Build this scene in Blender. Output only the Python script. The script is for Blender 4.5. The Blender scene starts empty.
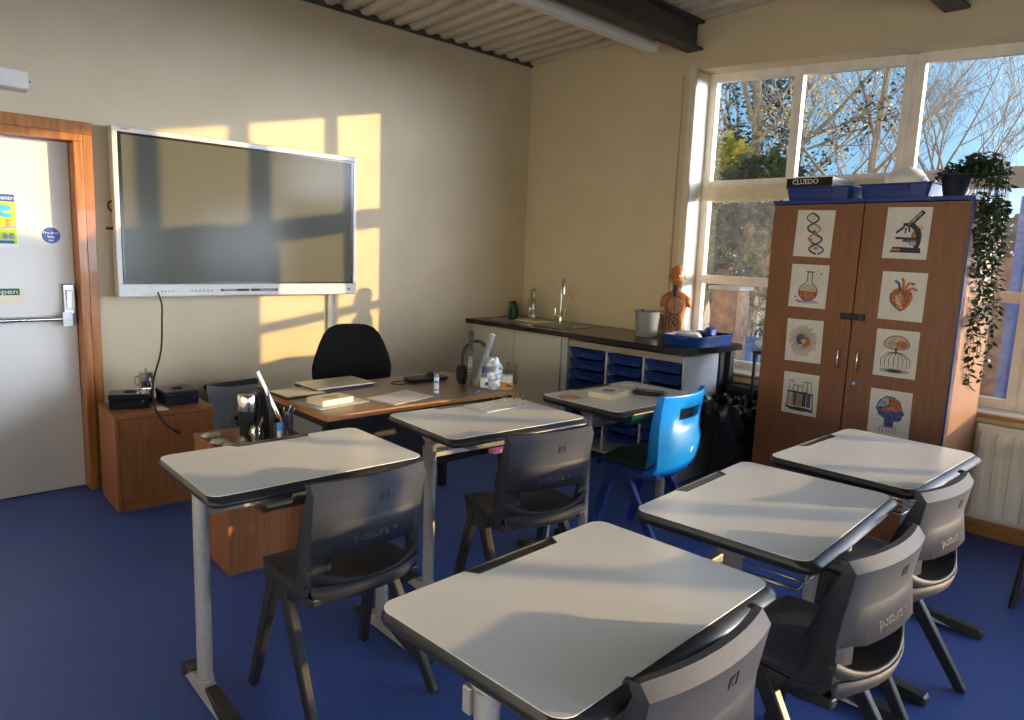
import bpy, bmesh, math, random
from mathutils import Vector, Matrix
random.seed(7)
PI = math.pi
sc = bpy.context.scene
COL = sc.collection

# ------------------------------------------------------------------ materials
MATS = {}
def mat(name, color=(.8, .8, .8), rough=.5, metal=0., spec=.5, trans=0., ior=1.45, emit=None, estr=0., coat=0., alpha=None):
    m = bpy.data.materials.new(name); m.use_nodes = True
    b = m.node_tree.nodes['Principled BSDF']
    b.inputs['Base Color'].default_value = (*color, 1)
    b.inputs['Roughness'].default_value = rough
    b.inputs['Metallic'].default_value = metal
    b.inputs['Specular IOR Level'].default_value = spec
    b.inputs['Transmission Weight'].default_value = trans
    b.inputs['IOR'].default_value = ior
    b.inputs['Coat Weight'].default_value = coat
    if emit: b.inputs['Emission Color'].default_value = (*emit, 1); b.inputs['Emission Strength'].default_value = estr
    MATS[name] = m
    return m
def noise_mat(name, c1, c2, scale=(1, 1, 1), nscale=5., rough=.5, detail=4., lo=.35, hi=.65, bump=0., spec=.5, metal=0., coat=0., dist=0.):
    m = mat(name, c1, rough, metal, spec, coat=coat); nt = m.node_tree; b = nt.nodes['Principled BSDF']
    tc = nt.nodes.new('ShaderNodeTexCoord'); mp = nt.nodes.new('ShaderNodeMapping')
    mp.inputs['Scale'].default_value = scale
    n = nt.nodes.new('ShaderNodeTexNoise'); n.inputs['Scale'].default_value = nscale; n.inputs['Detail'].default_value = detail
    n.inputs['Distortion'].default_value = dist
    r = nt.nodes.new('ShaderNodeValToRGB')
    r.color_ramp.elements[0].position = lo; r.color_ramp.elements[0].color = (*c1, 1)
    r.color_ramp.elements[1].position = hi; r.color_ramp.elements[1].color = (*c2, 1)
    L = nt.links.new
    L(tc.outputs['Object'], mp.inputs['Vector']); L(mp.outputs[0], n.inputs['Vector']); L(n.outputs['Fac'], r.inputs['Fac']); L(r.outputs['Color'], b.inputs['Base Color'])
    if bump:
        bp = nt.nodes.new('ShaderNodeBump'); bp.inputs['Strength'].default_value = bump; bp.inputs['Distance'].default_value = .002
        L(n.outputs['Fac'], bp.inputs['Height']); L(bp.outputs[0], b.inputs['Normal'])
    return m
def glass_mat(name, tint=(.95, .97, .96), gloss=.08, haze=.0, rough=.02):
    m = bpy.data.materials.new(name); m.use_nodes = True; nt = m.node_tree
    for n in list(nt.nodes):
        if n.type != 'OUTPUT_MATERIAL': nt.nodes.remove(n)
    out = [n for n in nt.nodes if n.type == 'OUTPUT_MATERIAL'][0]
    t = nt.nodes.new('ShaderNodeBsdfTransparent'); t.inputs[0].default_value = (*tint, 1)
    g = nt.nodes.new('ShaderNodeBsdfGlossy'); g.inputs['Roughness'].default_value = rough
    mx = nt.nodes.new('ShaderNodeMixShader'); mx.inputs[0].default_value = gloss
    nt.links.new(t.outputs[0], mx.inputs[1]); nt.links.new(g.outputs[0], mx.inputs[2])
    last = mx
    if haze:
        d = nt.nodes.new('ShaderNodeBsdfTranslucent'); d.inputs[0].default_value = (.9, .88, .8, 1)
        nz = nt.nodes.new('ShaderNodeTexNoise'); nz.inputs['Scale'].default_value = 14.; nz.inputs['Detail'].default_value = 6
        tc = nt.nodes.new('ShaderNodeTexCoord'); nt.links.new(tc.outputs['Object'], nz.inputs['Vector'])
        mr = nt.nodes.new('ShaderNodeMapRange'); mr.inputs['From Min'].default_value = .35; mr.inputs['From Max'].default_value = .7
        mr.inputs['To Min'].default_value = haze * .4; mr.inputs['To Max'].default_value = haze
        nt.links.new(nz.outputs['Fac'], mr.inputs['Value'])
        m2 = nt.nodes.new('ShaderNodeMixShader'); nt.links.new(mr.outputs[0], m2.inputs[0])
        nt.links.new(mx.outputs[0], m2.inputs[1]); nt.links.new(d.outputs[0], m2.inputs[2]); last = m2
    nt.links.new(last.outputs[0], out.inputs['Surface']); MATS[name] = m
    return m

WALL = noise_mat('wall_paint', (.60, .505, .345), (.64, .54, .375), nscale=3, rough=.85, bump=.05, spec=.2)
PAINTWHITE = noise_mat('white_gloss_paint', (.64, .59, .48), (.70, .65, .54), nscale=6, rough=.4)
DOORP = noise_mat('door_paint', (.70, .69, .64), (.77, .75, .69), nscale=2.2, rough=.45, detail=6)
PVC = noise_mat('window_plastic', (.74, .71, .64), (.84, .81, .75), nscale=9, rough=.4)
FRAMEWOOD = noise_mat('door_frame_wood', (.30, .105, .022), (.46, .18, .042), scale=(14, 14, 1.2), nscale=3, rough=.35, detail=6, coat=.2)
SILLWOOD = noise_mat('sill_wood', (.30, .13, .04), (.44, .20, .07), scale=(14, 1.2, 14), nscale=3, rough=.4)
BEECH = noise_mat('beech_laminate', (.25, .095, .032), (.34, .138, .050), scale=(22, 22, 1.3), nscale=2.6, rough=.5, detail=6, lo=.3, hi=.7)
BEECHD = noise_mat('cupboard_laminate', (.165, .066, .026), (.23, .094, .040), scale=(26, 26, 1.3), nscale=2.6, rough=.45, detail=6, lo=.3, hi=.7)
DESKWOOD = noise_mat('teacher_desk_laminate', (.25, .165, .10), (.33, .22, .14), scale=(1.3, 22, 22), nscale=2.6, rough=.35, detail=5)
EDGEWOOD = noise_mat('desk_edge_wood', (.42, .17, .05), (.52, .23, .08), scale=(1.3, 22, 22), nscale=2.6, rough=.4)
LAMW = noise_mat('white_laminate', (.80, .83, .84), (.84, .87, .88), nscale=3, rough=.22, spec=.6)
EDGEBLK = noise_mat('black_edge_plastic', (.022, .022, .025), (.030, .030, .033), nscale=30, rough=.32)
TRAYBLK = noise_mat('black_tray_plastic', (.025, .025, .027), (.035, .035, .037), nscale=40, rough=.45)
SILVER = noise_mat('grey_powder_coat', (.46, .45, .43), (.52, .51, .49), nscale=60, rough=.38, metal=.25)
SILVERL = noise_mat('satin_silver_plastic', (.55, .54, .50), (.60, .59, .55), nscale=30, rough=.4, metal=.1)
CHAIRP = noise_mat('charcoal_plastic', (.026, .030, .042), (.033, .037, .051), nscale=90, rough=.55, spec=.38, bump=.03)
CHAIRL = noise_mat('charcoal_leg_plastic', (.018, .019, .024), (.024, .025, .031), nscale=90, rough=.4)
LETTER = noise_mat('embossed_lettering', (.018, .018, .022), (.024, .024, .028), nscale=50, rough=.5)
BLUEP = noise_mat('bright_blue_plastic', (.003, .24, .74), (.005, .28, .82), nscale=60, rough=.38, spec=.6)
BLUED = noise_mat('dark_blue_plastic', (.006, .030, .20), (.009, .038, .24), nscale=60, rough=.4)
TRAYBLUE = noise_mat('tray_blue_plastic', (.005, .034, .19), (.008, .044, .24), nscale=60, rough=.32)
GREENPAD = noise_mat('green_seat_pad', (.010, .05, .028), (.016, .07, .038), nscale=120, rough=.9)
BLKFAB = noise_mat('black_fabric', (.008, .008, .008), (.014, .014, .014), nscale=220, rough=.95, bump=.3, spec=.2)
BLACK = noise_mat('black_paint', (.010, .010, .011), (.015, .015, .016), nscale=50, rough=.45)
BLACKGLOSS = noise_mat('black_gloss', (.008, .008, .01), (.012, .012, .014), nscale=20, rough=.2)
NAVY = noise_mat('navy_metal', (.010, .014, .03), (.014, .018, .04), nscale=40, rough=.35)
CHROME = noise_mat('chrome', (.62, .61, .58), (.70, .69, .66), nscale=10, rough=.15, metal=1.)
STEEL = noise_mat('brushed_steel', (.42, .41, .38), (.50, .49, .46), scale=(1, 1, 12), nscale=10, rough=.35, metal=1.)
GALV = noise_mat('galvanised_steel', (.30, .28, .23), (.40, .37, .31), nscale=12, rough=.55, metal=.45, detail=8)
ROOFM = noise_mat('roof_sheet', (.52, .47, .37), (.58, .52, .42), nscale=3, rough=.6, metal=.1)
BEAMM = noise_mat('beam_paint', (.055, .05, .043), (.075, .068, .06), nscale=16, rough=.6, detail=8)
WORKTOP = noise_mat('dark_speckled_worktop', (.010, .010, .011), (.06, .055, .05), nscale=260, rough=.22, lo=.5, hi=.8)
CABW = noise_mat('cabinet_cream', (.58, .54, .46), (.62, .58, .50), nscale=4, rough=.5)
PALEBLUE = noise_mat('pale_grey_panel', (.48, .52, .56), (.52, .56, .60), nscale=10, rough=.45)
RADM = noise_mat('radiator_enamel', (.80, .78, .70), (.84, .82, .75), nscale=8, rough=.35)
PAPER = noise_mat('white_paper', (.80, .79, .75), (.84, .83, .79), nscale=10, rough=.8)
PAPERC = noise_mat('cream_paper', (.78, .70, .50), (.83, .75, .56), nscale=10, rough=.8)
PAPERG = noise_mat('grey_print', (.50, .52, .54), (.78, .78, .76), nscale=60, rough=.8, lo=.42, hi=.52)
INK = noise_mat('ink_dark', (.02, .02, .03), (.06, .06, .08), nscale=60, rough=.8)
INKBLUE = noise_mat('ink_blue', (.03, .05, .16), (.09, .12, .24), nscale=60, rough=.8)
INKGREY = noise_mat('ink_grey', (.20, .21, .22), (.42, .42, .42), nscale=60, rough=.8)
INKRUST = noise_mat('ink_rust', (.26, .075, .025), (.50, .20, .09), nscale=80, rough=.8)
INKTAN = noise_mat('ink_tan', (.42, .30, .18), (.56, .44, .32), nscale=80, rough=.8)
WHITE = noise_mat('white_plastic', (.78, .78, .76), (.83, .83, .81), nscale=10, rough=.35)
GREYP = noise_mat('grey_plastic', (.27, .285, .30), (.32, .335, .35), nscale=10, rough=.45)
GREEN = noise_mat('dark_green_plastic', (.008, .07, .045), (.012, .09, .06), nscale=10, rough=.35)
LIME = noise_mat('lime_print', (.45, .68, .03), (.52, .75, .06), nscale=10, rough=.6)
SKYBLUE = noise_mat('sky_blue_print', (.05, .38, .78), (.10, .48, .85), nscale=10, rough=.6)
SIGNBLUE = noise_mat('sign_blue', (.01, .07, .34), (.02, .10, .42), nscale=5, rough=.4)
SIGNGREEN = noise_mat('sign_green', (.01, .10, .06), (.015, .13, .08), nscale=5, rough=.4)
PINK = noise_mat('pink_plastic', (.85, .20, .50), (.90, .28, .58), nscale=10, rough=.5)
ORANGE = noise_mat('orange_print', (.75, .28, .03), (.85, .36, .06), nscale=10, rough=.5)
SKIN = noise_mat('model_skin_plastic', (.34, .12, .032), (.41, .155, .045), nscale=12, rough=.4)
SKIND = noise_mat('model_organ_plastic', (.24, .075, .025), (.38, .13, .05), nscale=24, rough=.4)
CLEAR = glass_mat('clear_plastic', (.86, .87, .86), .12, 0., .08)
JAR = glass_mat('clear_glass', (.90, .92, .91), .10, 0., .03)
PANE = glass_mat('window_glass', (.96, .98, .98), .05, .0)
PANEH = glass_mat('dusty_window_glass', (.95, .95, .93), .05, .022)
BAG = noise_mat('black_bag_plastic', (.008, .008, .009), (.012, .012, .013), nscale=30, rough=.18, spec=.7)
LEAF = noise_mat('ivy_leaf', (.012, .035, .012), (.030, .065, .020), nscale=30, rough=.4)
LEAFT = noise_mat('tree_leaf_green', (.14, .18, .02), (.36, .26, .05), nscale=3, rough=.7)
LEAFY = noise_mat('tree_leaf_autumn', (.42, .24, .06), (.62, .44, .14), nscale=2, rough=.7)
LEAFD = noise_mat('evergreen_leaf', (.010, .022, .008), (.035, .055, .016), nscale=3, rough=.7)
BARK = noise_mat('bark', (.13, .105, .085), (.24, .20, .16), nscale=6, rough=.9, scale=(4, 4, 1))
GRASS = noise_mat('grass_ground', (.05, .07, .02), (.12, .11, .04), nscale=3, rough=.95)
BRICK = noise_mat('brick_wall', (.13, .06, .035), (.24, .13, .075), nscale=9, rough=.9)
RENDER = noise_mat('pale_render', (.20, .185, .15), (.27, .25, .21), nscale=3, rough=.9)
FENCEB = noise_mat('blue_painted_fence', (.02, .08, .30), (.04, .13, .42), nscale=20, rough=.6)
TUBE = noise_mat('lamp_diffuser', (.72, .70, .64), (.78, .76, .70), nscale=5, rough=.4)
SOIL = noise_mat('shell_plaster', (.50, .47, .42), (.70, .67, .60), nscale=30, rough=.8)

# floor : navy safety vinyl with fine pale speckle
def floor_mat():
    m = mat('navy_speckled_vinyl', (.04, .06, .2), .48, spec=.5); nt = m.node_tree; b = nt.nodes['Principled BSDF']; L = nt.links.new
    tc = nt.nodes.new('ShaderNodeTexCoord')
    n1 = nt.nodes.new('ShaderNodeTexNoise'); n1.inputs['Scale'].default_value = 1.1; n1.inputs['Detail'].default_value = 5
    r1 = nt.nodes.new('ShaderNodeValToRGB'); r1.color_ramp.elements[0].position = .3; r1.color_ramp.elements[1].position = .7
    r1.color_ramp.elements[0].color = (.040, .105, .40, 1); r1.color_ramp.elements[1].color = (.052, .125, .47, 1)
    v = nt.nodes.new('ShaderNodeTexVoronoi'); v.inputs['Scale'].default_value = 150
    r2 = nt.nodes.new('ShaderNodeValToRGB'); r2.color_ramp.elements[0].position = .12; r2.color_ramp.elements[1].position = .24
    r2.color_ramp.elements[0].color = (1, 1, 1, 1); r2.color_ramp.elements[1].color = (0, 0, 0, 1)
    mx = nt.nodes.new('ShaderNodeMixRGB'); mx.inputs[2].default_value = (.22, .28, .52, 1)
    L(tc.outputs['Object'], n1.inputs['Vector']); L(tc.outputs['Object'], v.inputs['Vector'])
    L(n1.outputs['Fac'], r1.inputs[0]); L(v.outputs['Distance'], r2.inputs[0]); L(r2.outputs[0], mx.inputs[0]); L(r1.outputs[0], mx.inputs[1])
    L(mx.outputs[0], b.inputs['Base Color'])
    return m
FLOORM = floor_mat()
def screen_mat():
    m = mat('matt_display_glass', (.10, .105, .095), .16, spec=.14)
    b = m.node_tree.nodes['Principled BSDF']; b.inputs['Base Color'].default_value = (.105, .105, .082, 1)
    return m
SCREENM = screen_mat()

# ------------------------------------------------------------------ mesh helpers
class MB:
    def __init__(s): s.v = []; s.f = []; s.m = []
    def add(s, vs, fs, mi=0):
        o = len(s.v); s.v += [tuple(v) for v in vs]; s.f += [tuple(i + o for i in f) for f in fs]; s.m += [mi] * len(fs); return s
    def box(s, x0, x1, y0, y1, z0, z1, mi=0, T=None):
        vs = [(x0, y0, z0), (x1, y0, z0), (x1, y1, z0), (x0, y1, z0), (x0, y0, z1), (x1, y0, z1), (x1, y1, z1), (x0, y1, z1)]
        if T: vs = [T @ Vector(v) for v in vs]
        return s.add(vs, [(0, 3, 2, 1), (4, 5, 6, 7), (0, 1, 5, 4), (1, 2, 6, 5), (2, 3, 7, 6), (3, 0, 4, 7)], mi)
    def loft(s, rings, mi=0, cap=True, closed=True):
        n = len(rings[0]); vs = [p for r in rings for p in r]; fs = []
        for i in range(len(rings) - 1):
            for j in range(n if closed else n - 1):
                k = (j + 1) % n; fs.append((i * n + j, i * n + k, (i + 1) * n + k, (i + 1) * n + j))
        if cap: fs.append(tuple(range(n - 1, -1, -1))); fs.append(tuple((len(rings) - 1) * n + j for j in range(n)))
        return s.add(vs, fs, mi)
    def prism(s, poly, z0, z1, mi=0, T=None):
        r = [[(x, y, z0) for x, y in poly], [(x, y, z1) for x, y in poly]]
        if T: r = [[T @ Vector(p) for p in q] for q in r]
        return s.loft(r, mi)
    def tube(s, pts, r, n=8, mi=0, cap=True, closed=False, sx=1.):
        pts = [Vector(p) for p in pts]; rs = r if isinstance(r, (list, tuple)) else [r] * len(pts); rings = []
        up = None
        for i, p in enumerate(pts):
            a = pts[i - 1] if (i > 0 or closed) else p; b = pts[(i + 1) % len(pts)] if (i < len(pts) - 1 or closed) else p
            d = (b - a); d = d.normalized() if d.length > 1e-9 else Vector((0, 0, 1))
            if up is None: up = Vector((0, 0, 1)) if abs(d.z) < .9 else Vector((1, 0, 0))
            u = (up - d * up.dot(d)); u = u.normalized() if u.length > 1e-6 else d.orthogonal().normalized()
            w = d.cross(u); up = u
            rings.append([p + (u * math.cos(t) * sx + w * math.sin(t)) * rs[i] for t in [2 * PI * k / n for k in range(n)]])
        if closed: rings.append(rings[0]); cap = False
        return s.loft(rings, mi, cap)
    def bar(s, a, b, w, h, mi=0, w2=None, h2=None, side=(1, 0, 0)):
        a = Vector(a); b = Vector(b); d = (b - a).normalized(); u = Vector(side); u = (u - d * u.dot(d)).normalized(); v = d.cross(u)
        w2 = w if w2 is None else w2; h2 = h if h2 is None else h2
        q = lambda p, w, h: [p + u * w / 2 * i + v * h / 2 * j for i, j in ((-1, -1), (1, -1), (1, 1), (-1, 1))]
        return s.loft([q(a, w, h), q(b, w2, h2)], mi)
    def lathe(s, prof, n=20, c=(0, 0, 0), mi=0, T=None, sx=1., sy=1.):
        rings = [[Vector((c[0] + max(r, 1e-4) * math.cos(2 * PI * k / n) * sx, c[1] + max(r, 1e-4) * math.sin(2 * PI * k / n) * sy, c[2] + z)) for k in range(n)] for r, z in prof]
        if T: rings = [[T @ p for p in r] for r in rings]
        return s.loft(rings, mi)
    def build(s, name, mats, parent=None, smooth=None, bevel=0., bseg=2, solid=0., sub=0, loc=None):
        me = bpy.data.meshes.new(name); me.from_pydata(s.v, [], s.f)
        mats = mats if isinstance(mats, (list, tuple)) else [mats]
        for m in mats: me.materials.append(m)
        for p, mi in zip(me.polygons, s.m): p.material_index = mi
        bm = bmesh.new(); bm.from_mesh(me); bmesh.ops.recalc_face_normals(bm, faces=bm.faces); bm.to_mesh(me); bm.free()
        if smooth is not None:
            me.shade_smooth(); me.set_sharp_from_angle(angle=math.radians(smooth))
        o = bpy.data.objects.new(name, me); COL.objects.link(o)
        if parent is not None: o.parent = parent
        if loc is not None: o.location = loc
        if solid: md = o.modifiers.new('solid', 'SOLIDIFY'); md.thickness = solid; md.offset = 0
        if bevel: md = o.modifiers.new('bevel', 'BEVEL'); md.width = bevel; md.segments = bseg; md.limit_method = 'ANGLE'; md.angle_limit = math.radians(40)
        if sub: md = o.modifiers.new('sub', 'SUBSURF'); md.levels = sub; md.render_levels = sub
        return o

def thing(name, label, cat, loc=(0, 0, 0), rz=0., group=None, rot=None):
    o = bpy.data.objects.new(name, None); COL.objects.link(o); o.empty_display_size = .1
    o.location = loc; o.rotation_euler = rot if rot else (0, 0, math.radians(rz))
    o['label'] = label; o['category'] = cat
    if group: o['group'] = group
    return o
def tag(o, label, cat, group=None, kind=None):
    o['label'] = label; o['category'] = cat
    if group: o['group'] = group
    if kind: o['kind'] = kind
    return o
def place(o, loc, rz=0., rot=None):
    o.location = loc; o.rotation_euler = rot if rot else (0, 0, math.radians(rz)); return o
def struct(o, label=None):
    o['kind'] = 'structure'
    if label: o['label'] = label
    return o
def dup(root, loc, rz, label, group=None):
    r = root.copy(); COL.objects.link(r); r.location = loc; r.rotation_euler = (0, 0, math.radians(rz)); r['label'] = label
    if group: r['group'] = group
    for ch in list(root.children):
        c = ch.copy(); COL.objects.link(c); c.parent = r
        for g in list(ch.children):
            d = g.copy(); COL.objects.link(d); d.parent = c
    return r
def text_obj(txt, size, m, name='lettering', parent=None, extrude=.0006, align='CENTER', width=None):
    cu = bpy.data.curves.new('t', 'FONT'); cu.body = txt; cu.size = size; cu.extrude = extrude; cu.align_x = align; cu.align_y = 'CENTER'
    cu.resolution_u = 3
    t = bpy.data.objects.new('t', cu); COL.objects.link(t)
    dg = bpy.context.evaluated_depsgraph_get(); me = bpy.data.meshes.new_from_object(t.evaluated_get(dg))
    bpy.data.objects.remove(t, do_unlink=True)
    me.materials.clear(); me.materials.append(m); me.name = name
    for p in me.polygons: p.material_index = 0
    if width:
        xs = [v.co.x for v in me.vertices]; k = width / max(1e-6, max(xs) - min(xs))
        for v in me.vertices: v.co.x *= k
    o = bpy.data.objects.new(name, me); COL.objects.link(o)
    if parent is not None: o.parent = parent
    return o
UPRIGHT = (PI / 2, 0, 0)   # lettering standing in the local x-z plane, read from -y

def rrect(x0, x1, y0, y1, r, n=5):
    pts = []
    for cx, cy, a0 in ((x1 - r, y1 - r, 0), (x0 + r, y1 - r, 90), (x0 + r, y0 + r, 180), (x1 - r, y0 + r, 270)):
        for k in range(n + 1):
            a = math.radians(a0 + 90 * k / n); pts.append((cx + r * math.cos(a), cy + r * math.sin(a)))
    return pts

# ------------------------------------------------------------------ the room
XB, YA, XG = 4.721, 4.727, 4.925          # window wall, display wall, glazing plane
X0, Y0 = -2.6, -4.4
ZC = lambda y: 3.17 + .03 * (YA - y)

struct(MB().box(X0 - .2, XB + .3, Y0 - .2, YA + .4, -.12, 0).build('floor', FLOORM))
# display wall with the door opening
DX0, DX1, DZ = .14, 1.13, 2.10
w = MB()
for (a, b, c, d) in ((X0 - .2, DX0, 0, 3.3), (DX1, XB + .3, 0, 3.3), (DX0, DX1, DZ, 3.3)):
    w.box(a, b, YA, YA + .22, c, d)
struct(w.build('wall_left', WALL))
w = MB(); w.box(X0 - .2, XB + .3, Y0 - .2, Y0, 0, .85); w.box(X0 - .2, XB + .3, Y0 - .2, Y0, 2.0, 3.6); w.box(X0 - .2, -2.2, Y0 - .2, Y0, .85, 2.0); w.box(4.3, XB + .3, Y0 - .2, Y0, .85, 2.0)
struct(w.build('wall_back', WALL))
w = MB()
for k in range(6): w.box(-2.2 + k * 1.3 - .04, -2.2 + k * 1.3 + .04, Y0 - .13, Y0 - .06, .85, 2.0)
for z in (.85, 1.94): w.box(-2.2, 4.3, Y0 - .13, Y0 - .06, z, z + .06)
struct(w.build('window_20', PVC)); struct(MB().box(-2.2, 4.3, Y0 - .10, Y0 - .094, .85, 2.0).build('window_added_back_pane', PANE))  # unseen back windows, added to let more daylight into the room
w = MB(); w.box(X0 - .2, X0, Y0, YA, 0, .85); w.box(X0 - .2, X0, Y0, YA, 1.9, 3.6); w.box(X0 - .2, X0, Y0, -3.4, .85, 1.9); w.box(X0 - .2, X0, 3.6, YA, .85, 1.9)
struct(w.build('wall_side', WALL))
w = MB()
for k in range(6): w.box(X0 - .13, X0 - .06, -3.4 + k * 1.4 - .04, -3.4 + k * 1.4 + .04, .85, 1.9)
for z in (.85, 1.84): w.box(X0 - .13, X0 - .06, -3.4, 3.6, z, z + .06)
struct(w.build('window_21', PVC)); struct(MB().box(X0 - .10, X0 - .094, -3.4, 3.6, .85, 1.9).build('window_added_side_pane', PANE))  # unseen side windows, added to brighten the window wall and cupboard
# window wall: below the sill, above the head (the head line falls a little towards the near end), two ends
WY1, WY0, SILL = 3.025, -3.9, .69
XO = XB + .27
w = MB()
w.box(XB, XO, Y0 - .2, YA + .22, 0, SILL)
w.box(XB, XO, WY1, YA + .22, SILL, 3.6)
w.box(XB, XO, Y0 - .2, WY0, SILL, 3.6)
hd = [(WY1, 2.885), (1.0, 2.775), (-.68, 2.775), (-.68, 2.03), (WY0, 2.03), (WY0, 3.6), (WY1, 3.6)]  # head dropped on the unseen stretch to darken the upper walls
w.loft([[(XB, y, z) for y, z in hd], [(XO, y, z) for y, z in hd]])
struct(w.build('wall_right', WALL))
ZH = lambda y: 2.885 + (2.775 - 2.885) * (WY1 - y) / (WY1 - 1.0) if y > 1.0 else (2.775 if y > -.7 else 2.03)
# reveal lining in gloss white and the little boxed pipe casing beside the window
w = MB(); w.box(XB - .012, XG - .036, WY1 - .010, WY1 + .002, SILL + .03, ZH(WY1) - .012); w.box(XB - .014, XB - .001, WY1 - .010, WY1 + .045, SILL + .03, ZH(WY1) + .03)
struct(w.build('trim_1', PAINTWHITE))
w = MB(); w.box(XB - .022, XB, WY1 + .10, WY1 + .135, .95, 2.86, 0)
struct(w.build('trim_2', WALL, bevel=.006))

# corrugated roof lining
w = MB(); pr = []; pitch = .145; x = X0 - .1
while x < XB + .3:
    pr += [(x, 0), (x + .045, 0), (x + .072, .034), (x + .118, .034)]; x += pitch
pr.append((x, 0))
r = [[(px, y, ZC(y) + pz) for px, pz in pr] for y in (Y0 - .1, YA + .1)]
w.loft(r, closed=False, cap=False)
struct(w.build('ceiling', ROOFM, solid=.004))
struct(MB().add([(X0 - .3, Y0 - .3, ZC(Y0) + .06), (XB + .35, Y0 - .3, ZC(Y0) + .06), (XB + .35, YA + .35, ZC(YA) + .06), (X0 - .3, YA + .35, ZC(YA) + .06)], [(0, 1, 2, 3)]).build('ceiling_deck', ROOFM, solid=.02))

# steel beams
def beam(yc, zt, name):
    m = MB(); zb = zt - .205
    m.box(X0, XB + .0, yc - .065, yc + .065, zb, zb + .02); m.box(X0, XB, yc - .065, yc + .065, zt - .02, zt); m.box(X0, XB, yc - .008, yc + .008, zb + .02, zt - .02)
    return struct(m.build(name, BEAMM, bevel=.003))
beam(3.05, ZC(3.05) - .004, 'trim_3'); beam(1.36, 3.16, 'trim_4'); beam(-.45, ZC(-.45) - .004, 'trim_5'); beam(-2.2, ZC(-2.2) - .004, 'trim_6')
# roof edge closer on the display wall
struct(MB().box(DX1, XB, YA - .012, YA, ZC(YA) - .022, ZC(YA) + .02).build('trim_7', BEAMM))

# ---- window frames
MULL = [(3.025, 2.955), (2.365, 2.30), (1.66, 1.545), (.905, .80), (.14, .075), (-.62, -.735), (-1.38, -1.445), (-2.14, -2.245), (-2.9, -2.965), (-3.84, -3.9)]
def window(i, ya, yb):   # ya > yb : pane zone between mullions
    n = 'window_%d' % (i + 1)
    e = bpy.data.objects.new(n, None); COL.objects.link(e); e['kind'] = 'structure'
    f = MB(); X1, X2 = XG - .022, XG + .022
    za, zb = ZH(ya), ZH(yb)
    low = ya < -.7  # unseen windows: upper lights and mid rail left out to shape the light
    if not low: f.loft([[(X1, ya, za - .065), (X1, yb, zb - .065), (X1, yb, zb), (X1, ya, za)], [(X2, ya, za - .065), (X2, yb, zb - .065), (X2, yb, zb), (X2, ya, za)]])
    f.box(X1, X2, yb, ya, 1.985, 2.105); (f.box(X1 - .008, X2, yb, ya, 1.335, 1.40) if ya > -.7 else None); f.box(X1, X2, yb, ya, .715, .775)
    f.build('window_frame', PVC, e, bevel=.004)
    g = MB()
    if not low: g.loft([[(XG, ya, 2.1), (XG, yb, 2.1), (XG, yb, zb - .06), (XG, ya, za - .06)], [(XG + .006, ya, 2.1), (XG + .006, yb, 2.1), (XG + .006, yb, zb - .06), (XG + .006, ya, za - .06)]])
    if not low: g.build('window_pane', PANE, e)
    for z0, z1 in ((1.395, 1.99), (.77, 1.34)):
        MB().box(XG, XG + .006, yb, ya, z0, z1).build('window_pane', PANEH, e)
    return e
for i in range(len(MULL) - 1):
    window(i, MULL[i][1], MULL[i + 1][0])
for k, (a, b) in enumerate(MULL):
    m = MB(); zt = min(ZH(a), ZH(b))
    if a - b > .09: m.box(XG - .026, XG + .024, b, b + .045, .71, zt); m.box(XG - .026, XG + .024, a - .045, a, .71, zt); m.box(XG - .012, XG + .03, b + .04, a - .04, .71, zt)
    else: m.box(XG - .028, XG + .026, b, a, .71, zt)
    struct(m.build('window_post_%d' % (k + 1), PVC, bevel=.004))
# sills
struct(MB().box(XB - .045, XG + .02, WY0, WY1, SILL, SILL + .022).build('window_sill', SILLWOOD, bevel=.004))
struct(MB().box(XB - .030, XG + .02, WY0 + .01, WY1 - .01, SILL + .022, SILL + .030).build('window_sill_top', PAINTWHITE))
# gathered blind tucked along the transom
m = MB(); rings = []
for k in range(61):
    y = 2.97 - k * (2.97 - 1.67) / 60; sgy = .006 * math.sin(k * .9) + .004 * math.sin(k * 2.3)
    rings.append([(XG - .045, y, 2.065), (XG - .085 + sgy * .4, y, 2.06), (XG - .10 + sgy, y, 2.02), (XG - .085 - sgy, y, 1.955 + sgy), (XG - .06, y, 1.945 + sgy), (XG - .045, y, 1.98)])
m.loft(rings); tag(m.build('roller_blind', PAPERC, smooth=40), 'cream fabric blind gathered up along the transom of the left window', 'blind')

# ---- door in the display wall
d = bpy.data.objects.new('door_1', None); COL.objects.link(d); d['kind'] = 'structure'; d['label'] = 'off-white painted door in an orange wooden frame'
f = MB()
f.box(.035, DX0 - .005, YA - .022, YA - .001, 0, 2.085); f.box(DX1 - .010, 1.170, YA - .022, YA - .001, 0, 2.085); f.box(.035, 1.170, YA - .022, YA - .001, 2.085, 2.152)
f.box(DX0 - .001, DX0 + .042, YA - .034, YA + .2, 0, DZ - .058); f.box(DX1 - .058, DX1 - .012, YA - .034, YA + .2, 0, DZ - .058); f.box(DX0 - .001, DX1 - .012, YA - .034, YA + .2, DZ - .058, DZ - .016)
f.build('door_frame', FRAMEWOOD, d, bevel=.004)
MB().box(DX0 + .044, DX1 - .060, YA + .08, YA + .125, .006, DZ - .060).build('door_leaf', DOORP, d, bevel=.002)
h = MB(); h.tube([(.22, YA + .035, 1.035), (1.03, YA + .035, 1.035)], .014, 10)
h.box(.985, 1.035, YA + .015, YA + .08, .995, 1.075); h.box(.20, .25, YA + .015, YA + .08, .995, 1.075)
h.build('panic_bar', CHROME, d, smooth=40)
h = MB(); h.box(1.0, 1.058, YA + .045, YA + .08, 1.06, 1.235); h.box(1.012, 1.046, YA + .035, YA + .05, 1.09, 1.20)
h.build('latch_case', STEEL, d, bevel=.004)
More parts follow.
